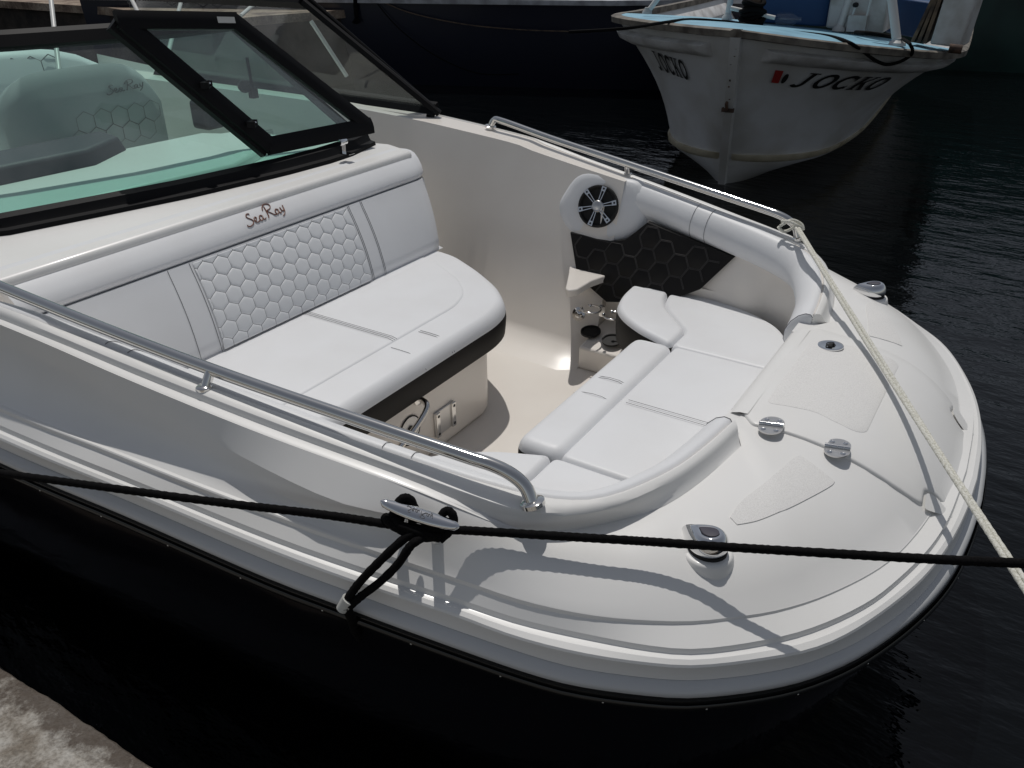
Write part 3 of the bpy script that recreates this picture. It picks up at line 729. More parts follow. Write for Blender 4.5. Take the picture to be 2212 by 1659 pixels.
for k in range(6):
    a = math.radians(18 + 60 * k); u = ux * math.cos(a) + uz * math.sin(a); v = -ux * math.sin(a) + uz * math.cos(a); b = MB()
    for sg in (-1, 1):
        b.hexa([so + u * q[0] + v * q[1] * sg + spn * .014 for q in ((.022, .002), (.078, .006), (.078, .0095), (.022, .0058))], [so + u * q[0] + v * q[1] * sg + spn * .0185 for q in ((.022, .002), (.078, .006), (.078, .0095), (.022, .0058))])
    b.hexa([so + u * q[0] + v * q[1] + spn * .014 for q in ((.066, -.0095), (.086, -.011), (.086, .011), (.066, .0095))], [so + u * q[0] + v * q[1] + spn * .0195 for q in ((.066, -.0095), (.086, -.011), (.086, .011), (.066, .0095))])
    s_ = b.build('speaker_spoke', 'chrome', sp)
    MB().lathe(so + u * .077 + spn * .0195, spn, [(.0045, 0), (.0045, .0008), (.0001, .0009)], 10).build('spoke_screw', 'black', sp)

# black quilted side panel under it
def panel_y(X, z): return 1.148 + .43 * (z + 1.25) * .95
def PW(px, py, off=0):
    d = ray(px, py); lo, hi = .2, 4
    y = 1.1
    for i in range(60):
        t = (y + YC) / d[1]; X, z = d[0] * t, d[2] * t; y = .5 * y + .5 * (panel_y(X, z) - off)
    return Vector((X, y, z))
pan = [(1232, 502), (1312, 524), (1350, 518), (1372, 502), (1398, 481), (1500, 522), (1586, 556), (1512, 625), (1430, 655), (1310, 652), (1247, 597)]
pv = [PW(*p, off=.012) for p in pan]
b = MB(); b.hexa([W(p.x, p.y + .03, p.z) for p in pv], [W(*p) for p in pv]); qp = b.build('quilted_side_panel', 'bvinyl', boat, 30); qp['label'] = 'black quilted vinyl panel below the speaker'

def inpoly(p, poly):
    c_ = False; n = len(poly)
    for i in range(n):
        a, b_ = poly[i], poly[i - 1]
        if (a[1] > p[1]) != (b_[1] > p[1]) and p[0] < (b_[0] - a[0]) * (p[1] - a[1]) / (b_[1] - a[1]) + a[0]: c_ = not c_
    return c_
poly2 = [(p.x, p.z) for p in pv]; hs = .056
for i in range(-20, 20):
    for j in range(-12, 12):
        cx_ = -1.5 + i * hs * 1.5; cz_ = -1.4 + (j + .5 * (i % 2)) * hs * math.sqrt(3)
        hv = [(cx_ + hs * .95 * math.cos(k * math.pi / 3), cz_ + hs * .95 * math.sin(k * math.pi / 3)) for k in range(6)]
        ok = [inpoly(q, poly2) for q in hv]
        if not any(ok): continue
        if all(ok):
            V = [W(x_, panel_y(x_, z_) - .013, z_) for x_, z_ in hv]
            V += [W(cx_ + (x_ - cx_) * .8, panel_y(x_, z_) - .017, cz_ + (z_ - cz_) * .8) for x_, z_ in hv]
            F = [(k, (k + 1) % 6, 6 + (k + 1) % 6, 6 + k) for k in range(6)] + [tuple(range(6, 12))]
            mesh('quilted_hexagon', V, F, 'bvinyl', qp, 60)
        sb_ = MB()
        for k in range(6):
            if ok[k] and ok[(k + 1) % 6]: sb_.tube([W(hv[q][0], panel_y(*hv[q]) - .0145, hv[q][1]) for q in (k, (k + 1) % 6)], .0014, 4)
        if sb_.V: sb_.build('quilt_stitch', 'thread2', qp)

# ---------------------------------------------------------------- coaming bolsters (upholstered rolls)
ROLL = [(.004, -.014), (.012, -.004), (.030, -.003), (.054, -.016), (.078, -.043), (.094, -.080), (.094, -.118), (.076, -.148), (.04, -.165), (.008, -.150)]
def roll_rows(x0, sg, grow=.6):
    pts = []
    for st in STN:
        if st[0] == 'x' and st[1] < x0: continue
        if st[0] == 'p' and st[1] < PHITIP + .02: break
        pts.append(at('C0', st))
    out = []
    for i, p in enumerate(pts):
        t = pts[min(i + 1, len(pts) - 1)] - pts[max(i - 1, 0)]; t.z = 0; t.normalize()
        d = Vector((-t.y, t.x, 0))
        g_ = 1.0
        if i < 4 and grow < 1: g_ = [.35, .7, .9, 1][i]
        out.append([Vector((p.x, p.y, p.z)) + d * a * g_ + Vector((0, 0, b_ * g_)) for a, b_ in ROLL])
    return [[W(p.x, p.y * sg, p.z) for p in r] for r in out], pts
rs, ptsS = roll_rows(-2.58, 1); rp, ptsP = roll_rows(-1.66, -1, 1)
roS = loft('coaming_bolster', rs, 'vinyl', boat, True, True, 60); roP = loft('coaming_bolster', rp, 'vinyl', boat, True, True, 60)
def roll_stitch(rows_, i, par, f=0):
    r = rows_[i]; q = rows_[i + 1]
    path = [a.lerp(b_, f) for a, b_ in zip(r[1:8], q[1:8])]
    cen = sum(path, Vector()) / len(path)
    tube('stitching', catmull([p + (p - cen).normalized() * .0008 for p in path], 3), .0009, 'thread', par, 5)
def nearest_row(rows_, X): return min(range(len(rows_)), key=lambda i: abs(rows_[i][2].x / S - X))
for X in (-2.11, -1.99, -1.225, -1.12): roll_stitch(rs, nearest_row(rs, X), roS)
for X in (-1.275, -1.19): roll_stitch(rp, nearest_row(rp, X), roP)
for rows_, par in ((rs, roS), (rp, roP)):
    e = rows_[-1]; cen = sum(e, Vector()) / len(e)
    tube('stitching', [p + (p - cen).normalized() * .0006 for p in e], .0014, 'thread', par, 5)
    V = list(e) + [cen + (p - cen) * .9 for p in e]; n_ = (rows_[-1][4] - rows_[-2][4]).normalized()
    V = [v + n_ * (.001 if i < len(e) else .006) for i, v in enumerate(V)]
    n = len(e); mesh('bolster_end', V, [(i, (i + 1) % n, n + (i + 1) % n, n + i) for i in range(n)] + [tuple(range(n, 2 * n))], 'vinyl', par, 60)

# ---------------------------------------------------------------- forward U-shaped seat
ZS = -1.53
def seatbase(name, pts, zt, zb, inset=.04):
    p2 = offset_poly([Vector(p) for p in pts], inset)
    b = MB(); b.hexa([W(p.x, p.y, zb) for p in p2], [W(p.x, p.y, zt) for p in p2]); return b.build(name, 'gel2', boat)
PB = [(-1.118, .497), (-1.285, .570), (-1.40, .645), (-1.485, .740), (-1.528, .88), (-1.545, 1.13), (-1.37, 1.13), (-1.335, .95), (-1.29, .86), (-1.118, .672)]
PM = [(-1.114, .497), (-1.114, .668), (-1.287, .856), (-1.330, .95), (-1.362, 1.12), (-.95, 1.04), (-.78, .93), (-.70, .80), (-.62, .55), (-.60, .497)]
for sg, side in ((1, 'port'), (-1, 'starboard')):
    fb = lambda pts: [(x, y * sg) for x, y in pts]
    bs = cushion('seat_bolster', fb(PB), ZS + .006, .165, .024, boat, side='bvinyl', corner=[.03, .03, .08, .06, .08, .05, .03, .06, .05, .045])
    cushion('seat_cushion', fb(PM), ZS, .09, .022, boat, corner=[.02, .03, .06, .05, .03, .1, .1, .1, .03, .02])
    seatbase('seat_base', fb([(-1.09, .5), (-1.27, .58), (-1.40, .69), (-1.46, .80), (-1.48, 1.02), (-.6, 1.0), (-.6, .5)]), ZS - .085, FL, .03)
BB = [(-1.278, -.490), (-1.092, -.490), (-1.092, .497), (-1.278, .497)]
bc = cushion('seat_bolster', BB, ZS + .008, .115, .040, boat, side='bvinyl', corner=[.045, .012, .012, .045])
mc = cushion('seat_cushion', [(-1.093, -.493), (-.58, -.493), (-.58, .497), (-1.093, .497)], ZS + .002, .09, .016, boat, corner=.012)
seatbase('seat_base', [(-1.25, -.49), (-.6, -.49), (-.6, .49), (-1.25, .49)], ZS - .085, FL, .02)
def stitch3(path, par, r=.0008, m='thread', name='stitching'): return tube(name, [W(*p) for p in path], r, m, par, 5)
for y in (-.058, -.035):
    stitch3([(-1.06, y, ZS + .0075), (-.62, y, ZS + .0075)], mc)
for y in (-.075, .075, .062):
    stitch3([(-1.278, y, ZS - .025), (-1.268, y, ZS - .006), (-1.25, y, ZS + .005), (-1.225, y, ZS + .0095), (-1.19, y, ZS + .0135), (-1.15, y, ZS + .0125), (-1.12, y, ZS + .004), (-1.10, y, ZS - .015)], bc)

# ---------------------------------------------------------------- bench in front of the console
BX = -1.83
benchb = [(BX - .01, -1.0), (BX - .01, .15), (BX - .03, .22), (BX - .10, .255), (-2.1, .36), (-2.5, .52), (-2.9, .55), (-2.9, -1.0)]
bb = MB(); bb.hexa([W(x, y, FL) for x, y in benchb], [W(x, y, -1.56) for x, y in benchb]); bench = bevel(bb.build('bench_base', 'gel2', boat), .02, 3)
def bz(X, y): return -1.432 - .0 * (X + 1.8) - .012 * smooth01((X + 1.88) / .1)
bsO = [(-1.80, -1.22), (-1.80, .20), (-1.83, .33), (-1.96, .475), (-2.15, .60), (-2.38, .72), (-2.56, .745), (-2.56, -1.22)]
bcush = cushion('bench_cushion', bsO, bz, .15, .045, boat, side='bvinyl', corner=[.02, .08, .08, .08, .08, .05, .03, .03], puff=.0)
# raised bolster along the front and the end of the bench
ins_ = [(-1.97, -1.2), (-1.97, .18), (-2.02, .33), (-2.15, .46), (-2.42, .60), (-2.53, .62), (-2.53, -1.2)]
cushion('bench_cushion', [(-1.985, -1.19), (-1.985, .17), (-2.03, .31), (-2.16, .44), (-2.42, .585), (-2.54, .60), (-2.54, -1.19)], -1.4285, .03, .020, boat, corner=[.02, .06, .06, .06, .06, .03, .02], puff=.003)
for y in (-.255, -.243, -.231):
    stitch3([(-2.52, y, -1.4245), (-2.02, y, -1.4245), (-1.995, y, -1.430)], bcush)
for y in (-.30, -.125, -.112):
    stitch3([(-1.968, y, -1.4335), (-1.93, y, -1.4325), (-1.88, y, -1.434), (-1.845, y, -1.441), (-1.815, y, -1.458), (-1.797, y, -1.487)], bcush)

# backrest: lower quilted panel and upper roll, both running the width of the console
YA, YB = -1.34, .765
def back_pt(y, t):       # lower panel, t 0 bottom .. 1 top
    x = -2.485 - .17 * t + .016 * math.sin(math.pi * min(t * 1.05, 1)) ** .8
    z = -1.425 + .314 * t
    e = smooth01((YB - y) / .05); x -= .04 * (1 - e) ** 2
    return Vector((x, y + .05 * t + (.05 * t if y > .5 else 0), z))
def back_prof(y, dx=0, k=1.0):
    pts = [back_pt(y, t / 12) for t in range(13)]
    pts[0].x -= .012; 
    return pts
rows_ = []
ysB = [YA + (YB - YA) * i / 44 for i in range(45)]
for y in ysB:
    pr = back_prof(y)
    rows_.append([W(-2.80, y, -1.44), W(-2.54, y, -1.44), W(-2.50, y, -1.436)] + [W(p.x, p.y, p.z) for p in pr] + [W(-2.685, y + .05 + (.05 if y > .5 else 0), -1.118), W(-2.80, y + .05, -1.118)])
bl_ = loft('backrest_panel', rows_, 'vinyl', boat, True, True, 50)
rows_ = []
for y in ysB:
    e = smooth01((YB - y) / .07); k = .75 + .25 * e
    pr = [(-2.70, -1.063), (-2.61, -1.066), (-2.583, -1.061), (-2.568, -1.048), (-2.571, -1.030), (-2.598, -1.000), (-2.640, -.968), (-2.682, -.945), (-2.72, -.935), (-2.76, -.932), (-2.80, -.940), (-2.80, -1.03)]
    rows_.append([W(-2.70 + (a + 2.70) * k - .092, y + .05 + (.05 if y > .5 else 0) + .06 * max(0, b_ + 1.06) / .13 * (1 if y > .5 else 0), -1.063 + (b_ + 1.063) * (1 - .12 * (1 - e)) - .052) for a, b_ in pr])
top_roll = loft('backrest_roll', rows_, 'vinyl', boat, True, True, 60)
# quilted field: one pad per hexagon
Y0, Y1, T0, T1 = -.68, .187, .015, .985
w_ = .0745; sz = w_ / math.sqrt(3); VS = .80
V = []; F = []
fieldrows = [[W(back_pt(y, t).x + .0018, back_pt(y, t).y, back_pt(y, t).z) for t in [T0 + (T1 - T0) * k / 16 for k in range(17)]] for y in [Y0 + (Y1 - Y0) * k / 20 for k in range(21)]]
fld = loft('quilt_backing', fieldrows, 'thread3', bl_, smooth=60)
zb0, zh = -1.425, .314
def clip_hex(cy, cz, sz_):
    pts = [(cy + sz_ * math.sin(k * math.pi / 3), cz + VS * sz_ * math.cos(k * math.pi / 3)) for k in range(6)]
    lo_z, hi_z = zb0 + zh * T0, zb0 + zh * T1
    def clip(ps, f, g_):
        out = []
        for i in range(len(ps)):
            a, b_ = ps[i - 1], ps[i]; fa, fb_ = f(a), f(b_)
            if (fa >= 0) != (fb_ >= 0):
                t = fa / (fa - fb_); out.append((a[0] + (b_[0] - a[0]) * t, a[1] + (b_[1] - a[1]) * t))
            if fb_ >= 0: out.append(b_)
        return out
    for f in (lambda p: p[0] - Y0, lambda p: Y1 - p[0], lambda p: p[1] - lo_z, lambda p: hi_z - p[1]):
        pts = clip(pts, f, None)
        if len(pts) < 3: return []
    return pts
for j in range(-1, 9):
    for i in range(-1, 14):
        cy = Y0 + (i + .5 * (j % 2)) * w_ + .01; cz = zb0 + j * sz * 1.5 * VS + .012
        pts = clip_hex(cy, cz, sz * .98)
        if len(pts) < 3: continue
        ar = abs(sum(pts[k - 1][0] * pts[k][1] - pts[k][0] * pts[k - 1][1] for k in range(len(pts)))) / 2
        if ar < .00004: continue
        my = sum(p[0] for p in pts) / len(pts); mz = sum(p[1] for p in pts) / len(pts)
        rings_ = []
        d2 = []
        for k in range(len(pts)):
            a, b_ = pts[k], pts[(k + 1) % len(pts)]
            for q in (0, .5): d2.append((a[0] + (b_[0] - a[0]) * q, a[1] + (b_[1] - a[1]) * q))
        V = []; n = len(d2)
        for k, h_ in ((1, .0010), (.95, .0024), (.80, .0036), (.5, .0043)):
            for (yy, zz) in d2:
                yq, zq = my + (yy - my) * k, mz + (zz - mz) * k; bp_ = back_pt(yq, (zq - zb0) / zh)
                V.append(W(bp_.x + h_ * .87 + .001, bp_.y, zq + h_ * .45))
        F = [(r_ * n + k, r_ * n + (k + 1) % n, (r_ + 1) * n + (k + 1) % n, (r_ + 1) * n + k) for r_ in range(3) for k in range(n)] + [tuple(3 * n + k for k in range(n))]
        mesh('quilted_hexagon', V, F, 'vinylg', bl_, 70)
for y, dy in ((-.692, 0), (-.79, 0), (.198, 0), (.207, 0), (.285, 0), (.294, 0)):
    tube('stitching', [W(back_pt(y, t).x + .0015, back_pt(y, t).y, back_pt(y, t).z) for t in [k / 14 for k in range(15)]], .0009, 'thread', bl_, 5)
tube('stitching', [W(-2.672, y + .05, -1.1165) for y in ysB], .0012, 'thread', bl_, 5)

# ---------------------------------------------------------------- script lettering
SEARAY = [
    [(.30, .93), (.26, 1.0), (.16, .98), (.10, .86), (.14, .74), (.24, .62), (.28, .46), (.20, .30), (.06, .22), (-.06, .26), (-.08, .36)],
    [(.34, .44), (.44, .50), (.50, .60), (.46, .68), (.39, .62), (.36, .48), (.40, .36), (.50, .33), (.60, .42)],
    [(.80, .62), (.74, .68), (.66, .60), (.62, .46), (.66, .35), (.73, .38), (.80, .56), (.82, .64), (.80, .44), (.84, .35), (.93, .42)],
    [(1.16, 1.10), (1.14, .80), (1.10, .52), (1.06, .36)],
    [(1.00, .90), (1.07, 1.10), (1.26, 1.22), (1.45, 1.14), (1.45, .98), (1.32, .86), (1.16, .81), (1.28, .64), (1.40, .46), (1.50, .40)],
    [(1.70, .68), (1.63, .74), (1.55, .66), (1.52, .52), (1.56, .42), (1.63, .46), (1.70, .62), (1.72, .70), (1.70, .52), (1.74, .42), (1.80, .48)],
    [(1.86, .76), (1.86, .58), (1.90, .50), (1.98, .58), (2.04, .78), (2.04, .82), (2.00, .54), (1.92, .30), (1.80, .18)],
]
def script(name, fn, m, par, r):
    b = MB()
    for s_ in SEARAY:
        b.tube([fn(p.x, p.y) for p in catmull([(a, c_, 0) for a, c_ in s_], 5)], r, 5)
    return b.build(name, m, par, 60)
def logo_back(u, v):
    y = -.362 + u * .0845; s_ = (v - .3) * .078
    # follow the roll's profile
    prof_ = [(-2.495, -.992), (-2.503, -.968), (-2.525, -.940), (-2.56, -.918), (-2.60, -.907), (-2.66, -.905)]
    acc = 0; s_ = max(s_, 0)
    for a, b_ in zip(prof_[:-1], prof_[1:]):
        L = math.hypot(b_[0] - a[0], b_[1] - a[1])
        if s_ <= acc + L:
            t = (s_ - acc) / L; return W(a[0] + (b_[0] - a[0]) * t + .0012, y, a[1] + (b_[1] - a[1]) * t + .0012)
        acc += L
    return W(*(-2.66, y, -.904))
_ya, _yb = PX(528, 462, -2.695)[1], PX(614, 442, -2.695)[1]
def logo_back(u, v):
    y = _ya + (u + .12 * (v - .6) + .08) / 2.12 * (_yb - _ya); z = -1.064 + .048 * (v - .2)
    tab = [(-1.100, -2.659), (-1.082, -2.662), (-1.052, -2.689), (-1.020, -2.731), (-.997, -2.773), (-.987, -2.81)]
    return W(interp(tab, z) + .0016, y, z + .0014)
script('embroidered_name', logo_back, 'copper', top_roll, .0020)

# grab handle, plate bracket and hatch pull on the bench front
hx = BX + .0
hs1 = -.075; hz1 = -.012
tube('grab_handle', catmull([W(hx - .01, -.235 + hs1, -1.605 + hz1), W(hx + .045, -.25 + hs1, -1.61 + hz1), W(hx + .06, -.29 + hs1, -1.635 + hz1), W(hx + .062, -.40 + hs1, -1.685 + hz1), W(hx + .06, -.50 + hs1, -1.71 + hz1), W(hx + .04, -.53 + hs1, -1.72 + hz1), W(hx - .01, -.54 + hs1, -1.72 + hz1)], 5), .0105, 'steel', bench, 12)
MB().lathe(W(hx - .008, -.235 + hs1, -1.605 + hz1), (1, 0, 0), [(.026, 0), (.026, .005), (.014, .009), (.0001, .009)], 20).build('handle_foot', 'steel', bench)
b = MB(); pc = W(hx - .0105, -.150, -1.795)
b.box(pc + Vector((.004, 0, 0)), (.008, .115, .10)); pl = bevel(b.build('table_bracket', 'dsteel', boat), .003)
for sy in (-1, 1): bevel(MB().box(pc + Vector((.011, sy * .046, 0)), (.010, .022, .10)).build('bracket_rail', 'steel', pl), .003)
for sy in (-1, 1):
    for szz in (-1, 1): MB().lathe(pc + Vector((.0155, sy * .046, szz * .036)), (1, 0, 0), [(.006, 0), (.006, .001), (.0001, .0012)], 10).build('bracket_screw', 'black', pl)
b = MB().lathe(W(hx - .008, -.375, -1.735), (1, 0, 0), [(.05, 0), (.05, .003), (.043, .0035), (.043, .001), (.0001, .001)], 26); ap = b.build('access_plate', 'gel', boat)
MB().lathe(W(hx - .004, -.375, -1.735), (1, 0, 0), [(.018, 0), (.018, .003), (.0001, .003)], 18).build('plate_knob', 'black', ap)
MB().lathe(W(hx - .007, -.375, -1.735), (1, 0, 0), [(.055, 0), (.055, .0022), (.0505, .0022), (.0505, 0)], 26).build('plate_gasket', 'black', ap)

# ---------------------------------------------------------------- console, dash and windscreen
ZB = -.984
def wsb(y):      # windscreen foot: X at half-width y
    return clampi([(-1.35, -3.46), (-1.01, -3.22), (-.69, -3.14), (-.31, -3.05), (.16, -2.985), (.45, -2.97), (.62, -2.985), (.86, -3.05)], y)
def wst(y):      # windscreen top edge X, z
    return clampi([(-1.2, -3.98), (-.56, -3.70), (-.05, -3.56), (.35, -3.52), (.72, -3.55)], y), -.38
yw = [-1.35 + 2.21 * i / 26 for i in range(27)]
# console body and top
b = MB(); con = [(-2.74, -1.30), (-2.74, .86), (-2.95, .93), (-3.9, .72), (-4.05, .3), (-4.0, -1.36), (-3.2, -1.38)]
b.hexa([W(x, y, FL) for x, y in con], [W(x, y, ZB - .002) for x, y in con]); cons = bevel(b.build('console', 'gel', boat), .02, 3)
# raised dash mouldings behind the glass
b = MB(); dp = [(-3.28, -1.05), (-3.17, .10), (-3.30, .40), (-3.65, .62), (-3.9, .5), (-3.98, -1.15)]
b.hexa([W(x, y, ZB - .01) for x, y in dp], [W(-3.45 + (x + 3.45) * .94, -.3 + (y + .3) * .95, ZB + .035) for x, y in dp]); bevel(b.build('dash_top', 'gel', cons), .012, 3)
b = MB(); dp = [(-3.74, -.95), (-3.70, -.28), (-3.86, .0), (-4.1, .04), (-4.1, -1.0)]
b.hexa([W(x, y, ZB + .02) for x, y in dp], [W(-3.9 + (x + 3.92) * .8, -.45 + (y + .45) * .9, ZB + .11) for x, y in dp]); bevel(b.build('instrument_hood', 'dash', cons), .015, 3)
# glass
def ytop(y): return y * .93 - .34 * smooth01(y / .86)
rowsb = []
for y in yw:
    xb = wsb(y); xt, zt_ = wst(ytop(y))
    rowsb.append((Vector((xb, y, ZB + .02)), Vector((xt, ytop(y), zt_))))
def slab(name, quads, th, m, parent):
    rows_ = [[W(*(a.lerp(b_, k / 4))) for k in range(5)] for a, b_ in quads]
    V, F = loft_data(rows_); o = mesh(name, V, F, m, parent, 60); return o
ws = slab('windscreen_glass', rowsb, .005, 'glass', boat)
# black foot extrusion, top rail
rws = []
for y in yw:
    xb = wsb(y); rws.append([W(xb + .062, y, ZB - .001), W(xb + .058, y, ZB + .016), W(xb + .03, y, ZB + .020), W(xb + .022, y, ZB + .030), W(xb + .012, y, ZB + .052), W(xb - .028, y, ZB + .062), W(xb - .04, y, ZB + .04), W(xb - .03, y, ZB - .001)])
fr = loft('windscreen_frame', rws, 'frame', boat, True, True, 25)
rws = []
for y in yw:
    xt, zt_ = wst(ytop(y)); p = Vector((xt, ytop(y), zt_)); xb = wsb(y); dv = (p - Vector((xb, y, ZB))).normalized(); nv = Vector((-dv.z, 0, dv.x)); nv = nv if nv.z > 0 else -nv
    rws.append([W(*(p + dv * a + nv * c_)) for a, c_ in ((-.05, -.014), (-.05, .016), (.0, .026), (.03, .018), (.03, -.016))])
loft('top_rail', rws, 'frame', fr, True, True, 25)
# centre panel, swung open over the starboard screen
BL, BR, TL, TR = Vector(P(588, 314, -.868)), Vector(P(797, 272, -.880)), Vector(P(266, 42, -.305)), Vector(P(506, 46, -.342))
def bar(name, a, b_, w1, w2, up, par, m='frame'):
    a, b_ = W(*a), W(*b_); t = (b_ - a).normalized(); up = (up - t * up.dot(t)).normalized(); s_ = t.cross(up); bb_ = MB()
    cs = [(-w1, -w2), (w1, -w2), (w1, w2 * .55), (w1 * .3, w2), (-w1 * .3, w2), (-w1, w2 * .55)]
    bb_.hexa([a + s_ * x * S + up * z_ * S for x, z_ in cs], [b_ + s_ * x * S + up * z_ * S for x, z_ in cs]); return bb_.build(name, m, par, 20)
nrm = (Vector(BR) - BL).cross(TL - BL).normalized(); nrm = nrm if nrm.z > 0 else -nrm
door = slab('door_glass', [(BL, TL), (BL.lerp(BR, .5), TL.lerp(TR, .5)), (BR, TR)], .005, 'glassd', boat)
ex = (BR - BL).normalized() * .03
for nm, a, b_, w1 in (('door_frame', BL - ex * .3, TL - ex * .3, .038), ('door_frame', BR, TR, .036), ('door_frame', BL - ex, BR + ex * .6, .040), ('door_frame', TL - ex, TR + ex * .6, .036)):
    bar(nm, a, b_, w1, .016, nrm, door)
# post of the fixed screen under it, seal under the panel
pb, pt = Vector((wsb(.86) - .01, .86, ZB)), Vector((wst(ytop(.86))[0], ytop(.86), -.38)); bar('windscreen_post', pb, pt, .02, .016, nrm, fr)
pb, pt = BL + nrm * -.03 - ex * .8 + (BL - TL).normalized() * .02, TL + nrm * -.03 - ex * .8; bar('door_seal', pb - ex * .2, pt - ex * .2, .036, .022, nrm, door)
# latches and sticker on the panel
for f_ in (.62, .10):
    c_ = W(*(BL.lerp(TL, .12 + f_ * .62))) + nrm * .02
    b = MB().box(c_ + nrm * .008, (.03, .05, .022), Matrix.Rotation(.6, 3, 'Z')).lathe(c_ + nrm * .02, nrm, [(.012, 0), (.011, .008), (.0001, .010)], 12); b.build('door_latch', 'frame', door)
    MB().lathe(c_ + nrm * .0305, nrm, [(.004, 0), (.003, .002), (.0001, .0024)], 10).build('latch_screw', 'chrome', door)
c_ = W(*(TL.lerp(TR, .90))) + nrm * .0155
dt = (W(*TR) - W(*TL)).normalized(); dn = nrm.cross(dt)
b = MB(); b.hexa([c_ + dt * a * .035 + dn * e * .011 for a, e in ((-1, -1), (1, -1), (1, 1), (-1, 1))], [c_ + nrm * .0008 + dt * a * .035 + dn * e * .011 for a, e in ((-1, -1), (1, -1), (1, 1), (-1, 1))]); b.build('maker_sticker', 'sticker', door)
# stainless catch on the foot rail
kc = W(*P(741, 325, -.935)); b = MB().box(kc + Vector((.02, 0, -.010)), (.055, .035, .003)).box(kc + Vector((.0, 0, .012)), (.012, .022, .045)).lathe(kc + Vector((.004, -.02, .035)), (0, 1, 0), [(.010, 0), (.013, .003), (.013, .036), (.010, .040), (.0001, .04)], 14)
b.build('door_catch', 'chrome', fr)
# small print etched in the panel's corner
ec = W(*(BL.lerp(BR, .09).lerp(TL.lerp(TR, .09), .12))); b = MB()
for k in range(4):
    for q in range(5):
        if random.random() < .75: b.box(ec + dt * (q * .006) + dn * (-k * .008) + nrm * .001, (.004, .003, .0004), Matrix((dt, dn, nrm)).transposed())
b.build('glass_mark', 'thread', door)

# port side screen
F0 = Vector(P(932, 240, -.905)); 
def gy(X): return 1.43 + .09 * smooth01((-2.6 - X) / 1.4)
FT = Vector(P(655, 3, -.335)); A0 = Vector((-5.6, 1.50, -.88)); AT = Vector((-5.4, 1.22, -.35))
F0.y = min(F0.y, 1.43)
side = slab('side_glass', [(F0, FT), (F0.lerp(A0, .5), FT.lerp(AT, .5)), (A0, AT)], .005, 'glassd', boat)
upv = Vector((0, .6, .8))
bar('side_screen_frame', F0 + Vector((.05, .01, -.01)), FT, .022, .018, Vector((.5, .3, .8)), side)
bar('side_screen_frame', F0 + Vector((.02, .03, -.01)), FT + Vector((0, .035, .01)), .010, .02, Vector((.5, .3, .8)), side)
bar('side_screen_frame', F0 + Vector((.03, 0, .012)), A0, .014, .045, upv, side)
bar('side_screen_frame', FT, AT, .03, .026, upv, side)
pa, pb_ = Vector(PY(800, 160, 1.42)), Vector(PY(722, 40, 1.30))
bar('stay', Vector(PY(750, 165, 1.40)), Vector(PY(672, 45, 1.28)), .010, .01, upv, side, 'alu')
# door jamb on the port wall
b = MB(); b.hexa([W(-3.05, 1.16, FL), W(-3.09, 1.13, FL), W(-6.3, 1.16, FL), W(-6.3, 1.2, FL)], [W(-3.05, 1.385, -.915), W(-3.09, 1.35, -.92), W(-6.3, 1.44, -.905), W(-6.3, 1.5, -.9)]); b.build('side_lining', 'gel2', boat)

# seats and aft lounge behind the screen
def seatback(name, cx0, y0, y1, z0, z1, lean, par, th=.12):
    rows_ = []
    for i in range(17):
        t = i / 16; y = y0 + (y1 - y0) * t; e = 1 - abs(2 * t - 1) ** 5
        top = z0 + (z1 - z0) * (.80 + .2 * e)
        rows_.append([W(cx0 - .0, y, z0), W(cx0 + .03 * e - lean * .5, y, z0 + (top - z0) * .5), W(cx0 + .02 * e - lean * .9, y, z0 + (top - z0) * .93), W(cx0 - lean - .04, y, top), W(cx0 - lean - .10, y, top - .02), W(cx0 - lean - th, y, top - .1), W(cx0 - th, y, z0)])
    return loft(name, rows_, 'vinyl', par, True, True, 60)
hs_ = seatback('helm_seat', -4.25, -.37, .52, -1.5, -.60, .0, boat); hs_.data.materials[0] = M['vinyl_shaded']
script('embroidered_name', lambda u, v: W(-4.217, .19 + u * .105, -.76 + v * .06), 'thread', hs_, .0026)
for i in range(5):
    for j in range(2):
        cy, cz = -.02 + (i + .5 * (j % 2)) * .10, -.95 + j * .087
        hv = [(cy + .057 * math.sin(k * math.pi / 3), cz + .057 * math.cos(k * math.pi / 3)) for k in range(6)]
        tube('quilt_stitch', [W(-4.219, y_, z_) for y_, z_ in hv + hv[:1]], .0011, 'thread', hs_, 4)
al = seatback('aft_lounge', -5.75, -1.35, 1.25, -1.5, -.66, .10, boat, .2)
b = MB(); b.hexa([W(-5.8, -1.35, FL), W(-5.1, -1.35, FL), W(-5.1, 1.2, FL), W(-5.8, 1.2, FL)], [W(-5.8, -1.35, -1.35), W(-5.1, -1.35, -1.35), W(-5.1, 1.2, -1.35), W(-5.8, 1.2, -1.35)]); bevel(b.build('lounge_cushion', 'vinyl', boat), .03, 3)
for i in range(9):
    for j in range(5):
        cy, cz = -.15 + (i + .5 * (j % 2)) * .125, -1.22 + j * .108
        hv = [(cy + .071 * math.sin(k * math.pi / 3), cz + .071 * math.cos(k * math.pi / 3)) for k in range(6)]
        tube('quilt_stitch', [W(-5.722 - .10 * (z_ + 1.5) / .75, y_, z_) for y_, z_ in hv + hv[:1]], .003, 'thread', al, 4)
# helm wheel and windscreen mirror bracket
b = MB().box(W(-4.15, .74, -.92), (.12, .12, .14)); bevel(b.build('throttle_box', 'dash', cons), .02)
b = MB(); q = W(*P(547, 200, -.80)); b.box(q, (.03, .035, .05)).tube([q, q + Vector((-.01, 0, .16))], .008, 8); b.lathe(q + Vector((-.02, -.03, .03)), (.6, -.6, .3), [(.03, 0), (.032, .02), (.02, .04), (.0001, .045)], 16); b.build('navigation_light', 'frame', cons)

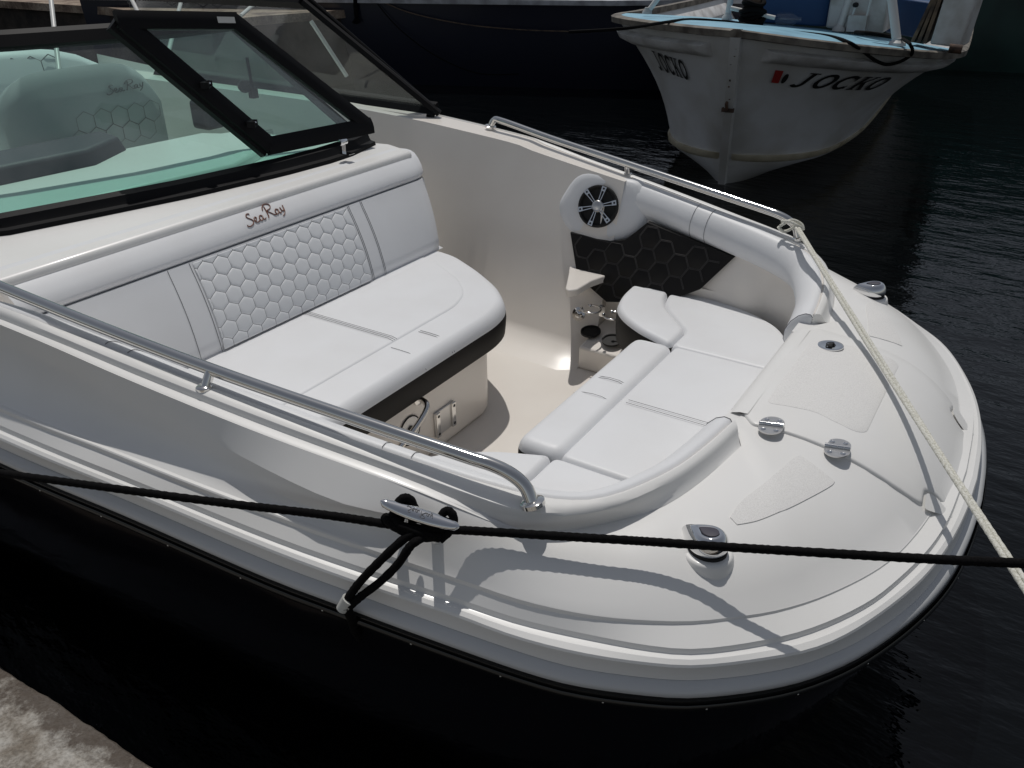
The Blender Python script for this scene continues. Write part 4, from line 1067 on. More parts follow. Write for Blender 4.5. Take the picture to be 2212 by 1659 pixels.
# ---------------------------------------------------------------- bow rails
def rail(sg):
    k = [(-2.60, -1.395), (-1.73, -1.306), (-1.30, -1.235), (-.90, -1.159)]
    # heights from the symmetric pair measurements
    xa = 0 if sg < 0 else .32
    base_aft = Vector((-2.62 - xa, -1.405 - xa * .08, gun(-2.62 - xa) + .002)); p = [base_aft, Vector((-2.60 - xa, -1.395 - xa * .08, gun(-2.6 - xa) + .025)), Vector((-2.54 - xa, -1.387 - xa * .08, gun(-2.54 - xa) + .037)), Vector((-2.2, -1.349, -.972)), Vector((-1.735, -1.290, -1.030)), Vector((-1.3, -1.221, -1.080)), Vector((-1.0, -1.170, -1.113)), Vector((-.92, -1.154, -1.123)), Vector((-.87, -1.146, -1.138)), Vector((-.835, -1.143, -1.162)), Vector((-.812, -1.150, -1.196))]
    if sg < 0:
        p = [q if i in (0, len(p) - 1) else Vector((q.x, q.y - .016, q.z + .015)) for i, q in enumerate(p)]
    pts = [W(q.x, q.y * sg, q.z) for q in catmull(p, 7)]
    r_ = tube('bow_rail', pts, .0148, 'steel', boat, 16)
    for q, ax in ((p[0], (.2, 0, 1)), (p[-1], (-.3, 0, 1))):
        MB().lathe(W(q.x, q.y * sg, q.z + .004), ax, [(.026, -.006), (.026, .003), (.020, .006), (.0001, .007)], 24).build('rail_foot', 'steel', r_)
    tube('rail_post', [W(-1.735, -1.322 * sg, -1.075), W(-1.735, (-1.291 if sg > 0 else -1.306) * sg, -1.025)], .0115, 'steel', r_, 16)
    MB().lathe(W(-1.735, -1.324 * sg, -1.070), (0, 0, 1), [(.0185, -.004), (.0185, .003), (.015, .006), (.0001, .007)], 20).build('rail_foot', 'steel', r_)
    return r_
rail(1); rail(-1)

# ---------------------------------------------------------------- mooring cleat on the starboard side deck
def side_pt(px, py):   # on the side deck panel
    return PF(px, py, lambda X, y: clampi([(-1.3, -1.20), (-.9, -1.245)], X))
cl, cr = Vector(P(822, 1086, -1.165)), Vector(P(992, 1141, -1.205))
cm = cl.lerp(cr, .5); n_ = 24
ax = (W(*cr) - W(*cl)).normalized(); upc = Vector((0, -.35, .94)); upc = (upc - ax * upc.dot(ax)).normalized(); sd = ax.cross(upc)
L2 = (W(*cr) - W(*cl)).length / 2; cc = W(*cm)
rows_ = []
for i in range(n_ + 1):
    t = -1 + 2 * i / n_; w = .0165 * (1 - .55 * abs(t) ** 2.2) if abs(t) < .999 else .003; hgt = .010 * (1 - .35 * abs(t) ** 2)
    if abs(t) > .95: w *= .72; hgt *= .7
    rows_.append([cc + ax * t * L2 + sd * w * math.cos(a) + upc * (hgt * math.sin(a) + .004 * t * t) for a in [2 * math.pi * k / 16 for k in range(16)]])
cleat = loft('mooring_cleat', rows_, 'chrome', boat, True, True, 60)
for sgn in (-1, 1):
    MB().tube([cc + ax * sgn * .035, cc + ax * sgn * .04 - upc * .075], .012, 12).build('cleat_leg', 'chrome', cleat)
script('engraved_name', lambda u, v: cc + ax * (u - 1) * .026 - sd * ((v - .65) * .017) * (1 if sd.y < 0 else -1) * -1 + upc * (.0108 - .0008 * abs(v - .65)), 'thread', cleat, .0007)

# ================================================================ mooring lines
def braid(a, L): return 1 + .11 * math.cos(5 * a + L * 900) * math.cos(5 * a - L * 900)
def resample(path, step):
    out = [path[0]]; acc = 0
    for a, b_ in zip(path[:-1], path[1:]):
        L = (b_ - a).length; k = max(1, int(L / step))
        for j in range(1, k + 1): out.append(a.lerp(b_, j / k))
    return out
BRP = [Vector(P(-420, 968, -1.36)), Vector(P(0, 1022, -1.295)), Vector(P(440, 1081, -1.25)), Vector(P(700, 1112, -1.228)), Vector(P(900, 1141, -1.218)), Vector(P(1010, 1146, -1.232)), Vector(P(1222, 1159, -1.244)), Vector(P(1403, 1170, -1.252)), Vector(P(1545, 1180, -1.252)), Vector(P(1705, 1190, -1.238)), Vector(P(2000, 1207, -1.19)), Vector(P(2212, 1217, -1.15)), Vector(P(2700, 1240, -1.08))]
line = empty('black_mooring_line', W(*BRP[4]), 'black braided mooring line made fast to the starboard cleat and stretched along the bow', 'rope')
tube('line', resample([W(*p) for p in catmull(BRP, 10)], .004), .0084, 'brope', line, 10, braid)
# turns on the cleat
def loop(pts, nm='turn', r=.0085):
    return tube(nm, resample([Vector(p) for p in catmull(pts, 8)], .004), r, 'brope', line, 10, braid)
lo_ = lambda a, s_, u_: cc + ax * a + sd * s_ + upc * u_
sf = 1 if sd.y < 0 else -1
loop([lo_(-.055, sf * .02, -.035), lo_(-.05, sf * -.012, .0), lo_(-.038, sf * -.026, .004), lo_(-.022, sf * -.022, -.008), lo_(-.01, sf * .01, -.03), lo_(.02, sf * .025, -.035), lo_(.045, sf * .012, -.03)])
loop([lo_(-.07, sf * .01, -.03), lo_(-.045, sf * .027, -.024), lo_(-.01, sf * .03, -.028), lo_(.025, sf * .02, -.030), lo_(.036, sf * -.008, -.01), lo_(.046, sf * -.026, .003), lo_(.062, sf * -.022, -.001), lo_(.066, sf * -.004, -.02), lo_(.05, sf * .02, -.035)])
loop([lo_(-.06, sf * .004, -.03), lo_(-.03, sf * .024, -.018), lo_(.02, sf * .026, -.02), lo_(.05, sf * .018, -.03)])
loop([lo_(-.052, sf * -.02, -.028), lo_(-.03, sf * -.026, -.012), lo_(-.012, sf * -.02, -.03)])
# tail hanging over the side
def hang(z_, px, py): return W(*P(px, py, z_))
tl = [cc + sd * sf * .03 - upc * .02, hang(-1.235, 868, 1168), hang(-1.28, 825, 1208), hang(-1.335, 782, 1252), hang(-1.375, 756, 1286), hang(-1.40, 743, 1308)]
tr_ = [cc + sd * sf * .03 - upc * .025 + ax * .02, hang(-1.235, 888, 1178), hang(-1.28, 860, 1218), hang(-1.335, 822, 1256), hang(-1.375, 780, 1288), hang(-1.40, 755, 1310)]
loop(tl, 'tail', .0085); loop(tr_, 'tail', .0085)
_w = P(746, 1308, -1.40); loop([W(*_w), W(_w[0] - .01, _w[1] + .025, -1.47), W(_w[0] - .03, _w[1] + .05, -1.54), W(_w[0] - .05, _w[1] + .09, -1.62)], 'tail', .0095)
tube('whipping', [hang(-1.385, 754, 1294), hang(-1.415, 738, 1316)], lambda t: .015 - .003 * t, 'tape', line, 14)

WS = Vector((-.815, 1.150, -1.160))
wl = empty('white_mooring_line', W(*WS), 'doubled white braided mooring line tied to the port bow rail and running off the bow', 'rope')
wa = Vector(P(1719, 487, -1.125)); we = Vector(P(2212, 1236, -1.30)); we2 = wa.lerp(we, 1.6)
for off_ in (-1, 1):
    pth = [W(*wa.lerp(we2, k / 14)) for k in range(15)]
    t_ = (pth[-1] - pth[0]).normalized(); s2 = t_.cross(Vector((0, 0, 1))).normalized()
    pth = [p + s2 * off_ * .0052 * (1 - .45 * math.sin(3 + i * .9) * (.4 if off_ > 0 else .3)) + Vector((0, 0, -.02 * math.sin(math.pi * i / 14) + off_ * .002 * math.sin(i * 1.1))) for i, p in enumerate(pth)]
    tube('line', resample([Vector(p) for p in catmull(pth, 6)], .004), .0056, 'wrope', wl, 10, braid)
b0 = W(*wa)
tube('hitch', resample([Vector(p) for p in catmull([b0 + Vector((-.055, .01, .004)), b0 + Vector((-.02, -.012, .014)), b0 + Vector((.012, -.014, .004)), b0 + Vector((.02, .01, -.01)), b0 + Vector((-.005, .02, -.012)), b0 + Vector((-.03, .018, -.03)), b0 + Vector((-.045, .0, -.03)), b0 + Vector((-.06, -.012, -.012))], 8)], .004), .0056, 'wrope', wl, 10, braid)
tube('hitch', resample([Vector(p) for p in catmull([b0 + Vector((-.055, -.006, -.010)), b0 + Vector((-.02, .004, .016)), b0 + Vector((.018, .006, .006)), b0 + Vector((.03, -.002, -.012))], 8)], .004), .0056, 'wrope', wl, 10, braid)

# ================================================================ water, quay
me = mesh('water', [(-150, -30, 0), (150, -30, 0), (150, 250, 0), (-150, 250, 0)], [(0, 1, 2, 3)], 'water', None, 0); tag(me, kind='structure')
me = mesh('harbour_bed', [(-150, -30, -3), (150, -30, -3), (150, 250, -3), (-150, 250, -3)], [(0, 1, 2, 3)], 'black', None, 0); tag(me, kind='structure')
# near quay: broken concrete edge
ZQ = .32; q0 = P(0, 1436, (ZQ - ZC) / S); q1 = P(338, 1659, (ZQ - ZC) / S)
a0, a1 = W(*q0), W(*q1); qd = (a1 - a0); qd.z = 0; qd.normalize(); qn = Vector((qd.y, -qd.x, 0))
qn = qn if qn.y < 0 else -qn
V = []; F = []; NU, NV = 420, 64
import mathutils
nz = mathutils.noise.noise
def quay_v(j): return 0.0 if j < 4 else ((j - 4) / (NV - 5)) ** 2.0 * 2.6 + .006
for i in range(NU):
    u = -1.6 + 4.6 * i / (NU - 1)
    jag = .0045 * nz(Vector((u * 7, 0, 0))) + .0035 * nz(Vector((u * 31, 3, 0)))
    for j in range(NV):
        v = quay_v(j)
        if j < 4: p = a0 + qd * u + qn * jag; z_ = ZQ - [1.2, .45, .05, .008][j] + .003 * nz(Vector((u * 25, j, 1)))
        else: p = a0 + qd * u + qn * (v + jag * max(0, 1 - v * 3)); z_ = ZQ + .006 * nz(Vector((u * 9, v * 9, 0))) + .004 * nz(Vector((u * 40, v * 40, 5)))
        V.append(Vector((p.x, p.y, z_)))
for i in range(NU - 1):
    for j in range(NV - 1):
        F.append((i * NV + j, (i + 1) * NV + j, (i + 1) * NV + j + 1, i * NV + j + 1))
qm = mesh('quay', V, F, 'concrete', None, 50); tag(qm, kind='structure')
at_ = qm.data.attributes.new('edge_distance', 'FLOAT', 'POINT')
for vt in qm.data.vertices: at_.data[vt.index].value = max(0, (vt.co - a0).dot(qn)) if vt.co.z > ZQ - .03 else -.05

# far seawall, top left
def PZ(px, py, z): return W(*P(px, py, (z - ZC) / S))
ZW = .95
c0_, c1_, c2_ = PZ(-700, -28, ZW), PZ(452, 45, ZW), PZ(900, 0, ZW)
pl0 = [c0_, PZ(0, 0, ZW), PZ(230, 14, ZW), c1_, PZ(560, 34, ZW), PZ(800, 16, ZW)]
bk = Vector((-6, 14, 0))
b = MB()
face = [(p, Vector((p.x, p.y, -.6))) for p in pl0]
for (a, al_), (b2, bl2) in zip(face[:-1], face[1:]): b.add(([a - Vector((0, 0, .10)), b2 - Vector((0, 0, .10)), bl2, al_], [(0, 1, 2, 3)]))
sw = empty('seawall', (c1_.x, c1_.y, 0), 'old stained concrete seawall with a sandy top behind the windscreen', 'wall')
b.build('wall_face', 'seawall', sw, 0)
top_ = pl0 + [pl0[-1] + bk, pl0[0] + bk]
b = MB(); b.hexa([p - Vector((0, 0, .10)) + (Vector((.05, -.08, 0)) if i < 6 else Vector()) for i, p in enumerate(top_)], [p + (Vector((.05, -.08, 0)) if i < 6 else Vector()) for i, p in enumerate(top_)]); b.build('wall_top', 'seatop', sw, 0)

# ================================================================ navy boat behind
nv = empty('navy_boat', PZ(900, 190, 0), 'long dark navy hull with a pale gunwale moored behind the fishing boat', 'boat')
n0, n1 = PZ(640, 178, 0), PZ(1500, 200, 0); nd = (n1 - n0); nd.z = 0; nd.normalize(); nn = Vector((-nd.y, nd.x, 0)); nn = nn if nn.y > 0 else -nn
rws = []
for i in range(21):
    t = -3 + 9.2 * i / 20; p = n0 + nd * t; tp = smooth01((t - 4.2) / 2.2)
    rws.append([p + nn * (.25 + tp * .5) + Vector((0, 0, -.5)), p + nn * (.06 + tp * .25) + Vector((0, 0, .0)), p + nn * (-.02) + Vector((0, 0, .55)), p + nn * (-.08) + Vector((0, 0, 1.02 + .05 * tp)), p + nn * (-.08) + Vector((0, 0, 1.07 + .05 * tp))])
loft('hull', rws, 'navy', nv, smooth=60)
rws2 = [[r[4] + Vector((0, 0, -.03)) - nn * .05, r[4] - nn * .05 + Vector((0, 0, .03)), r[4] + nn * .0 + Vector((0, 0, .05)), r[4] + nn * .14 + Vector((0, 0, .05)), r[4] + nn * .14 + Vector((0, 0, -.03))] for r in rws]
loft('gunwale', rws2, 'navytrim', nv, True, True, 30)
b = MB(); b.hexa([rws[0][4] + nn * .1, rws[-1][4] + nn * .1, rws[-1][4] + nn * 2.6, rws[0][4] + nn * 2.6], [r_ + Vector((0, 0, .03)) for r_ in (rws[0][4] + nn * .1, rws[-1][4] + nn * .1, rws[-1][4] + nn * 2.6, rws[0][4] + nn * 2.6)]); b.build('deck', 'navytrim', nv)
b = MB(); ca, cb_ = rws[6][4] + nn * .9, rws[14][4] + nn * .9
b.hexa([ca, cb_, cb_ + nn * 1.5, ca + nn * 1.5], [q + Vector((0, 0, 1.5)) for q in (ca + nd * .2, cb_ - nd * .4, cb_ + nn * 1.5 - nd * .4, ca + nn * 1.5 + nd * .2)]); b.build('cabin', 'navytrim', nv)
def PN(px, py, off=.12):    # on the navy hull's side
    d = ray(px, py); o_ = W(0, -YC, 0); dd = Vector((d[0], d[1], d[2])) ; t = (n0 - nn * off - o_).dot(nn) / dd.dot(nn); return o_ + dd * t
fd = empty('rope_tassel', PN(772, 30), 'frayed black rope end hanging down the navy hull', 'rope')
tube('rope_end', [PN(768, -30), PN(768, 10), PN(770, 36)], .03, 'brope', fd, 8)
for k in range(7): tube('frayed_strand', [PN(770, 34), PN(766 + k * 1.5, 44), PN(762 + k * 2.6, 52 - abs(k - 3))], .012, 'brope', fd, 6)
tube('thin_line', [PN(x, y) for x, y in catmull([(800, -10, 0), (880, 26, 0), (1000, 52, 0), (1120, 64, 0), (1230, 68, 0)], 5) ] if False else [PN(p.x, p.y) for p in catmull([(800, -10, 0), (880, 26, 0), (1000, 52, 0), (1120, 64, 0), (1230, 68, 0)], 5)], .007, 'wood', None)
tag(bpy.data.objects['thin_line'], 'thin tan line sagging across the navy hull towards the fishing boat', 'rope')
tube('slack_line', [PN(p.x, p.y) for p in catmull([(805, -5, 0), (860, 60, 0), (940, 120, 0), (1030, 158, 0), (1120, 160, 0)], 5)], .007, 'brope', None)
tag(bpy.data.objects['slack_line'], 'slack black line drooping in a deep curve down the navy hull', 'rope')

# ================================================================ green boat, top right
gb = empty('green_boat', PZ(2140, 165, 0), 'dark green hull of a boat at the upper right corner', 'boat')
g0, g1 = PZ(2020, 150, 0), PZ(2500, 172, 0); gd = (g1 - g0); gd.z = 0; gd.normalize(); gn = Vector((-gd.y, gd.x, 0)); gn = gn if gn.y > 0 else -gn
rws = []
for i in range(15):
    t = -2.4 + 9 * i / 14; p = g0 + gd * t
    rws.append([p + gn * .3 + Vector((0, 0, -.5)), p + gn * .03, p - gn * .03 + Vector((0, 0, .6)), p - gn * .06 + Vector((0, 0, 1.22)), p - gn * .10 + Vector((0, 0, 1.24)), p - gn * .10 + Vector((0, 0, 1.34)), p + gn * .1 + Vector((0, 0, 1.36))])
loft('hull', rws, 'green', gb, smooth=30)
b = MB(); b.hexa([rws[0][6], rws[-1][6], rws[-1][6] + gn * 3, rws[0][6] + gn * 3], [q + Vector((0, 0, .05)) for q in (rws[0][6], rws[-1][6], rws[-1][6] + gn * 3, rws[0][6] + gn * 3)]); b.build('deck', 'teal', gb)
b = MB(); k0, k1 = rws[1][6] + gn * .5, rws[9][6] + gn * .5
b.hexa([k0, k1, k1 + gn * 2, k0 + gn * 2], [q + Vector((0, 0, 1.6)) for q in (k0, k1, k1 + gn * 2, k0 + gn * 2)]); b.build('cabin', 'teal', gb)

# ================================================================ fishing boat
foot = PZ(1560, 395, 0); stem = Vector(W(*P(1592, 70, -.711)))
ad_ = Vector((-.09, .996, 0)).normalized(); lt_ = Vector((ad_.y, -ad_.x, 0))      # aft, and to the right seen from the camera
jb = empty('fishing_boat', (foot.x, foot.y, 0), 'weathered white fishing boat with a light blue foredeck, its bow facing the camera', 'fishing boat')
SH = [(0, 0, 0), (.34, .10, -.018), (.71, .33, -.045), (1.05, .66, -.075), (1.28, 1.05, -.105), (1.39, 1.5, -.13), (1.42, 2.2, -.15), (1.42, 4.2, -.16), (1.37, 6.0, -.13)]
CH = [(0, 0, 0), (.19, .06, -.005), (.38, .19, -.01), (.55, .42, -.02), (.68, .75, -.03), (.77, 1.3, -.04), (.84, 2.2, -.05), (.88, 4.2, -.05), (.85, 6.0, -.05)]
shc, chc = catmull(SH, 6), catmull(CH, 6)
chz = .24
cst = foot + (stem - foot) * (chz / stem.z); cst.z = chz
def H(sg, i, t):
    s_ = shc[i]; c_ = chc[i]
    top = stem + ad_ * s_.y + lt_ * s_.x * sg + Vector((0, 0, s_.z)); bot = cst + ad_ * c_.y + lt_ * c_.x * sg + Vector((0, 0, c_.z))
    p = top.lerp(bot, t); fl = math.sin(math.pi * t) * .10 * smooth01(s_.x / .5)
    p = p - lt_ * sg * fl * .9 + ad_ * fl * .3; p.z -= (p - stem).dot(lt_) * .06 * (1 - t); return p
def Hf(sg, u, t):
    i = min(int(u), len(shc) - 2); return H(sg, i, t).lerp(H(sg, i + 1, t), u - i)
nI = len(shc)
for sg in (-1, 1):
    rws = [[H(sg, i, k / 10) for k in range(11)] + [H(sg, i, 1) - lt_ * sg * .03 * min(1, chc[i].x * 4) + Vector((0, 0, -.04)), (H(sg, i, 1) + foot + ad_ * (chc[i].y + .03) + Vector((0, 0, -.10 - .06 * chc[i].x))) * .5, foot + ad_ * (chc[i].y + .03) + Vector((0, 0, -.10 - .06 * chc[i].x))] for i in range(nI)]
    loft('hull_side', rws, 'jhull', jb, smooth=50)
    # rounded guard below the sheer, broken at the stem; chine rail
    i0 = 4
    gpath = [H(sg, i, .115) for i in range(i0, nI)]
    rws = []
    for i in range(i0, nI):
        p = H(sg, i, .085); q = H(sg, i, .185); o_ = lt_ * sg * .75 - ad_ * .5; o_.normalize(); dn_ = (q - p)
        rws.append([p - o_ * .02, p + o_ * .015, p + dn_ * .2 + o_ * .085, p + dn_ * .6 + o_ * .095, p + dn_ + o_ * .04, p + dn_ - o_ * .02])
    loft('guard_rail', rws, 'jguard', jb, True, True, 60)
    rws = []
    for i in range(2, nI):
        p = H(sg, i, .955); q = H(sg, i, 1.0); o_ = lt_ * sg * .75 - ad_ * .5; o_.normalize(); dn_ = q - p
        rws.append([p - o_ * .02, p + o_ * .025, p + dn_ + o_ * .03, p + dn_ * 1.6 - o_ * .01])
    loft('chine_rail', rws, 'jchine', jb, True, True, 60)
    # cap rail
    rws = []
    for i in range(nI):
        p = H(sg, i, 0); o_ = (lt_ * sg * .75 - ad_ * .5).normalized()
        rws.append([p + o_ * .02 + Vector((0, 0, -.035)), p + o_ * .045 + Vector((0, 0, -.03)), p + o_ * .05 + Vector((0, 0, .012)), p + o_ * .03 + Vector((0, 0, .022)), p - o_ * .04 + Vector((0, 0, .02)), p - o_ * .04 + Vector((0, 0, -.035))])
    loft('cap_rail', rws, 'jcap', jb, True, True, 40)
# stem post
b = MB(); rws = []
for k in range(15):
    p = stem.lerp(foot, k / 13) + Vector((0, 0, -.03)); w = .045 - .012 * k / 14
    rws.append([p + lt_ * w + ad_ * .05, p + lt_ * w * .8 - ad_ * .035, p - lt_ * w * .8 - ad_ * .035, p - lt_ * w + ad_ * .05])
sp_ = loft('stem', rws, 'jhull', jb, smooth=60)
k_ = stem.lerp(foot, .46) - ad_ * .05
b = MB().box(k_, (.09, .03, .03)).tube([k_ + Vector((0, -.02, .0)), k_ + Vector((0, -.05, .05)), k_ + Vector((0, -.02, .09))], .012, 8); b.build('bow_eye', 'rust', sp_)
for f_ in (.08, .12, .17, .26, .3, .38): MB().box(stem.lerp(foot, f_) - ad_ * .042 + lt_ * random.uniform(-.015, .015), (.012, .012, random.uniform(.02, .05))).build('rust_stain', 'rust', sp_)
# foredeck
V = []; F = []
idx = range(0, next(i for i in range(nI) if shc[i].y > 1.5))
for i in idx:
    a_, b2 = H(-1, i, 0), H(1, i, 0)
    for k in range(9):
        p = a_.lerp(b2, k / 8); p.z += .018 + .05 * math.sin(math.pi * k / 8) * smooth01(shc[i].x); V.append(p)
for i in range(len(idx) - 1):
    for k in range(8): F.append((i * 9 + k, i * 9 + k + 1, (i + 1) * 9 + k + 1, (i + 1) * 9 + k))
jd = mesh('foredeck', V, F, 'jdeck', jb, 60)
b = MB(); b.hexa([stem + ad_ * a_ + lt_ * l_ + Vector((0, 0, -.60)) for a_, l_ in ((2.2, -.75), (5.5, -.75), (5.5, .75), (2.2, .75))], [stem + ad_ * a_ + lt_ * l_ + Vector((0, 0, -.55)) for a_, l_ in ((2.2, -.75), (5.5, -.75), (5.5, .75), (2.2, .75))]); b.build('cockpit_sole', 'jwhite', jb)
def PJ(px, py, dz=0):     # point on the foredeck plane
    z = stem.z - .04
    for _ in range(30):
        p = PZ(px, py, z); z = .5 * z + .5 * (stem.z - .045 - .06 * (p - stem).dot(lt_) + dz)
    return PZ(px, py, z)
# tarp house, wheel box, mast posts, bitt, controls
def upbox(name, pix, dz0, h, depth, m, par=jb, **k):
    a, b2 = PJ(*pix[0], dz0), PJ(*pix[1], dz0); dv = Vector((-.05, .9987, 0)) * depth; b = MB()
    b.hexa([a, b2, b2 + dv, a + dv], [q + Vector((0, 0, h)) for q in (a, b2, b2 + dv, a + dv)]); return bevel(b.build(name, m, par), .015)
upbox('tarpaulin_cover', ((1612, 47), (1785, 58)), 0, .75, 1.0, 'jblue')
upbox('control_box', ((1783, 60), (1905, 74)), 0, .55, .5, 'jwhite')
upbox('blue_locker', ((1912, 70), (1995, 86)), -.05, .28, .9, 'jblue')
upbox('blue_coaming', ((1912, 62), (2006, 76)), -.05, .32, .1, 'jdeck')
def post(name, pa, pb2, r_, m, lean, par=jb):
    a = PJ(*pa); b2 = a + Vector(lean); tube(name, [a, b2], r_, m, par, 12)
    MB().lathe(a, (0, 0, 1), [(r_ * 1.9, -.01), (r_ * 1.8, .01), (r_ * 1.05, .03), (r_, .04)], 14).build('post_foot', 'jwhite', par)
post('canopy_post', (1398, 27), None, .022, 'alu', (.50, .25, .75)); post('canopy_post', (1571, 39), None, .024, 'alu', (.05, .05, .9)); post('canopy_post', (1938, 95), None, .032, 'alu', (-.42, .3, 1.1))
post('canopy_post', (1812, 64), None, .028, 'alu', (.14, .1, .9))
# mooring bitt with cross pin and rope turns
bp0 = PJ(1622, 58); b = MB().lathe(bp0, (0, 0, 1), [(.05, -.02), (.05, .22), (.042, .225), (.0001, .225)], 18); bt = b.build('mooring_bitt', 'wood', jb)
tube('bitt_pin', [bp0 + Vector((-.17, -.03, .13)), bp0 + Vector((.17, .03, .07))], .016, 'alu', bt, 10)
rl = empty('fishing_boat_line', bp0, 'black rope turned round the bitt on the light blue foredeck', 'rope')
for k in range(7):
    zz = .02 + k * .025; r_ = .075 + .018 * math.sin(k * 2.1)
    tube('turn', [bp0 + Vector((r_ * math.cos(a), r_ * math.sin(a), zz + .012 * math.sin(a * 2 + k))) for a in [q * math.pi / 9 for q in range(19)]], .018, 'brope', rl, 7)
pth = [PJ(-1300 + 2400, 72, .02), PJ(1335, 66, .03), PJ(1440, 50, .025), PJ(1500, 44, .03), PJ(1590, 48, .03)]
pth = [PJ(1230, 69, .0), PJ(1345, 62, .06), PJ(1425, 50, .05), PJ(1490, 42, .03), PJ(1560, 46, .03), PJ(1610, 52, .03)]
tube('line', [Vector(p) for p in catmull(pth, 6)], .011, 'brope', rl, 7)
pth = [PJ(1630, 58, .03), PJ(1660, 64, .03), PJ(1720, 70, .03), PJ(1790, 78, .03), PJ(1835, 92, .03)]
hp = [H(1, 30, .02)] 
def PHull(px, py, off=.06):
    """point on the fishing boat's starboard-side bow, slightly proud"""
    o_ = W(0, -YC, 0); d = Vector(ray(px, py)).normalized(); best = None
    for ii in range(6, nI - 8):
        for k in range(0, 30):
            p = Hf(1, ii, k / 30); w = p - o_; dist = (w - d * w.dot(d)).length
            if best is None or dist < best[0]: best = (dist, w.dot(d))
    return o_ + d * (best[1] - off)
pth += [PHull(1865, 112), PHull(1890, 130, .1), PHull(1915, 139, .12), PHull(1945, 133, .1), PHull(1970, 116, .08), PJ(1966, 96, .05), PJ(1950, 84, .04)]
tube('line', [Vector(p) for p in catmull(pth, 6)], .012, 'brope', rl, 7)
tube('line', [Vector(p) for p in catmull([PJ(1848, 70, .02), PJ(1875, 72, .04), PJ(1905, 76, .03), PJ(1930, 80, .03)], 6)], .016, 'brope', rl, 7)
# controls, bottle
kb_ = PJ(1850, 68); b = MB().box(kb_ + Vector((0, 0, .06)), (.14, .1, .12)); cb0 = b.build('control_stand', 'jwhite', jb)
for dx in (-.05, .06):
    tube('control_lever', [kb_ + Vector((dx, -.03, .10)), kb_ + Vector((dx + .02, -.06, .23 + dx))], .009, 'alu', cb0, 8)
    MB().lathe(kb_ + Vector((dx + .02, -.06, .225 + dx)), (0, 0, 1), [(.0001, 0), (.018, .006), (.024, .02), (.018, .034), (.0001, .04)], 12).build('lever_knob', 'black', cb0)
bo = PJ(1695, 56); b = MB().lathe(bo + Vector((-.08, 0, .05)), (1, .15, 0), [(.0001, 0), (.045, .005), (.05, .03), (.05, .13), (.02, .17), (.018, .20), (.0001, .20)], 16)
o_ = b.build('water_bottle', 'plastic', None, 60); tag(o_, 'clear plastic water bottle lying against the blue tarpaulin', 'bottle')
# white crate with planks on the starboard quarter of the deck
wb = empty('white_box', PJ(2040, 100), 'dirty white box with wooden slats standing at the right end of the fishing boat deck', 'box')
a, b2 = PJ(2008, 95), PJ(2074, 104); dv = Vector((.05, 1, 0)) * .35; b = MB(); ht = Vector((.03, 0, .36))
b.hexa([a, b2, b2 + dv, a + dv], [q + ht for q in (a, b2, b2 + dv, a + dv)]); bevel(b.build('box_body', 'jwhite', wb), .012)
b = MB(); b.hexa([q + ht + Vector((s1 * .02, s2 * .02, 0)) for q, s1, s2 in ((a, -1, -1), (b2, 1, -1), (b2 + dv, 1, 1), (a + dv, -1, 1))], [q + ht + Vector((s1 * .02, s2 * .02, .035)) for q, s1, s2 in ((a, -1, -1), (b2, 1, -1), (b2 + dv, 1, 1), (a + dv, -1, 1))]); bevel(b.build('box_lid', 'jwhite', wb), .008)
for k in range(3):
    p = a + Vector((-.05 - .045 * k, .02 * k, 0)); b = MB(); b.hexa([p, p + Vector((.025, 0, 0)), p + Vector((.025, .3, 0)), p + Vector((0, .3, 0))], [q + Vector((.06 + .02 * k, 0, .46 - .03 * k)) for q in (p, p + Vector((.025, 0, 0)), p + Vector((.025, .3, 0)), p + Vector((0, .3, 0)))]); b.build('slat', 'wood', wb)
pr_ = (a + b2) / 2 + ht + Vector((.0, .1, .06)); 
for k in range(6):
    b = MB().box(pr_ + Vector((-.12 + .055 * k, random.uniform(-.05, .05), random.uniform(-.01, .03))), (.05, .09, .05 + .03 * random.random()), Matrix.Rotation(random.uniform(-.6, .6), 3, 'Y')); bevel(b.build('foam_scrap', 'jwhite', wb), .012)
b = MB().tube([PJ(2050, 104, .03), PJ(2078, 107, .03)], .03, 10); o_ = b.build('rusty_pipe', 'rust', None); tag(o_, 'short rusty pipe lying on the deck below the white box', 'pipe')

# lettering
def ribbon(b, pts, w, fn, k=0):
    n = len(pts); L = []; R_ = []
    for i in range(n):
        a = pts[max(i - 1, 0)]; c_ = pts[min(i + 1, n - 1)]; dx, dy = c_[0] - a[0], c_[1] - a[1]; q = math.hypot(dx, dy) or 1
        ww = w[i] if isinstance(w, list) else w
        L.append(fn(pts[i][0] - dy / q * ww, pts[i][1] + dx / q * ww)); R_.append(fn(pts[i][0] + dy / q * ww, pts[i][1] - dx / q * ww))
    V = L + R_; F = [(i, i + 1, n + i + 1, n + i) for i in range(n - 1)]; b.add((V, F), k)
def ell(cx_, cy_, rx, ry, a0_, a1_, n=20): return [(cx_ + rx * math.cos(math.radians(a0_ + (a1_ - a0_) * k / n)), cy_ + ry * math.sin(math.radians(a0_ + (a1_ - a0_) * k / n))) for k in range(n + 1)]
def seg(a, b_, n=4): return [(a[0] + (b_[0] - a[0]) * k / n, a[1] + (b_[1] - a[1]) * k / n) for k in range(n + 1)]
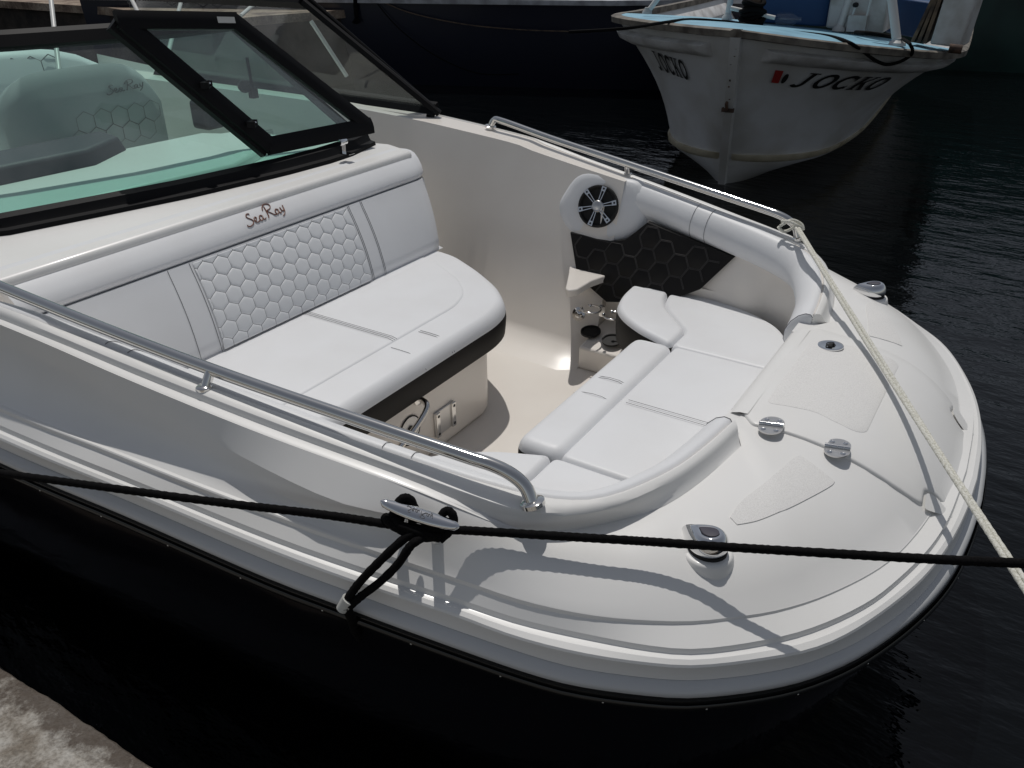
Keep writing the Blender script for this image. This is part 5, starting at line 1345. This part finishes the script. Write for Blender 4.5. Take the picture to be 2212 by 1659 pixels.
GL = {'J': [(seg((.46, .95), (.46, .30)) + ell(.26, .28, .20, .23, 0, -150, 10)[1:], .085), (seg((.24, .96), (.68, .96)), .035)],
      'O': [(ell(.40, .5, .30, .43, 0, 360, 28), .085)],
      'C': [(ell(.42, .5, .31, .43, 42, 318, 22), .085), (seg((.68, .62), (.68, .95)), .035), (seg((.68, .06), (.68, .3)), .03)],
      'K': [(seg((.20, .05), (.20, .95)), .085), (seg((.26, .42), (.66, .93)), .05), (seg((.36, .56), (.68, .06)), .085), (seg((.04, .96), (.36, .96)), .032), (seg((.04, .04), (.36, .04)), .032), (seg((.52, .96), (.80, .96)), .032), (seg((.52, .04), (.84, .04)), .032)]}
def jocko(sg, fn, name):
    for k, ch in enumerate('JOCKO'):
        b = MB()
        for pts, w in GL[ch]: ribbon(b, [(p[0] + k * .86, p[1]) for p in pts], w, fn)
        o_ = b.build('letter', 'letter', jb, 0)
def surf(sg, u, t, off=.012):
    p = Hf(sg, u, t); e = Hf(sg, u + .2, t) - p; g_ = Hf(sg, u, t + .02) - p; n_ = e.cross(g_).normalized()
    if n_.dot(Vector((0, -1, 0))) < 0: n_ = -n_
    return p + n_ * off
JS = dict(L=(26.5, -16.0, .475, .22), R=(14.0, 12.5, .43, .165))
jocko(1, lambda u, v: surf(1, 9.0 + (u + .32 * v) / 4.4 * 12.5, .345 - v * .125), 'r')
jocko(-1, lambda u, v: surf(-1, 15.8 - u * 1.5, .345 - v * .15 + u * .010), 'l')
b = MB(); ribbon(b, [(0, 0), (1, 0)], .5, lambda u, v: surf(1, 6.4 + u * 1.1 - v * .25, .275 - v * .10)); b.build('registration_sticker', 'red', jb, 0)
b = MB(); b.add(([surf(1, 8.1 + .32 * math.cos(a) , .285 + .04 * math.sin(a)) for a in [k * math.pi / 8 for k in range(16)]], [tuple(range(16))])); b.build('round_sticker', 'letter', jb, 0)

# thin poles standing beyond the windscreen (canopy frame of the speedboat)
for k, (pa, pb2, yy) in enumerate((((108, -20), (119, 78), -.2), ((275, -20), (300, 30), .9), ((397, -20), (385, 28), 1.1), ((548, 10), (520, 34), 1.3))):
    a, b2 = Vector(PX(*pa, -5.2)), Vector(PX(*pb2, -4.9)); d_ = (b2 - a); tube('canopy_pole', [W(*a), W(*(a + d_ * 3.2))] if k < 3 else [W(*a), W(*(a + d_ * .6)), W(*b2)], .011, 'alu', boat, 8)
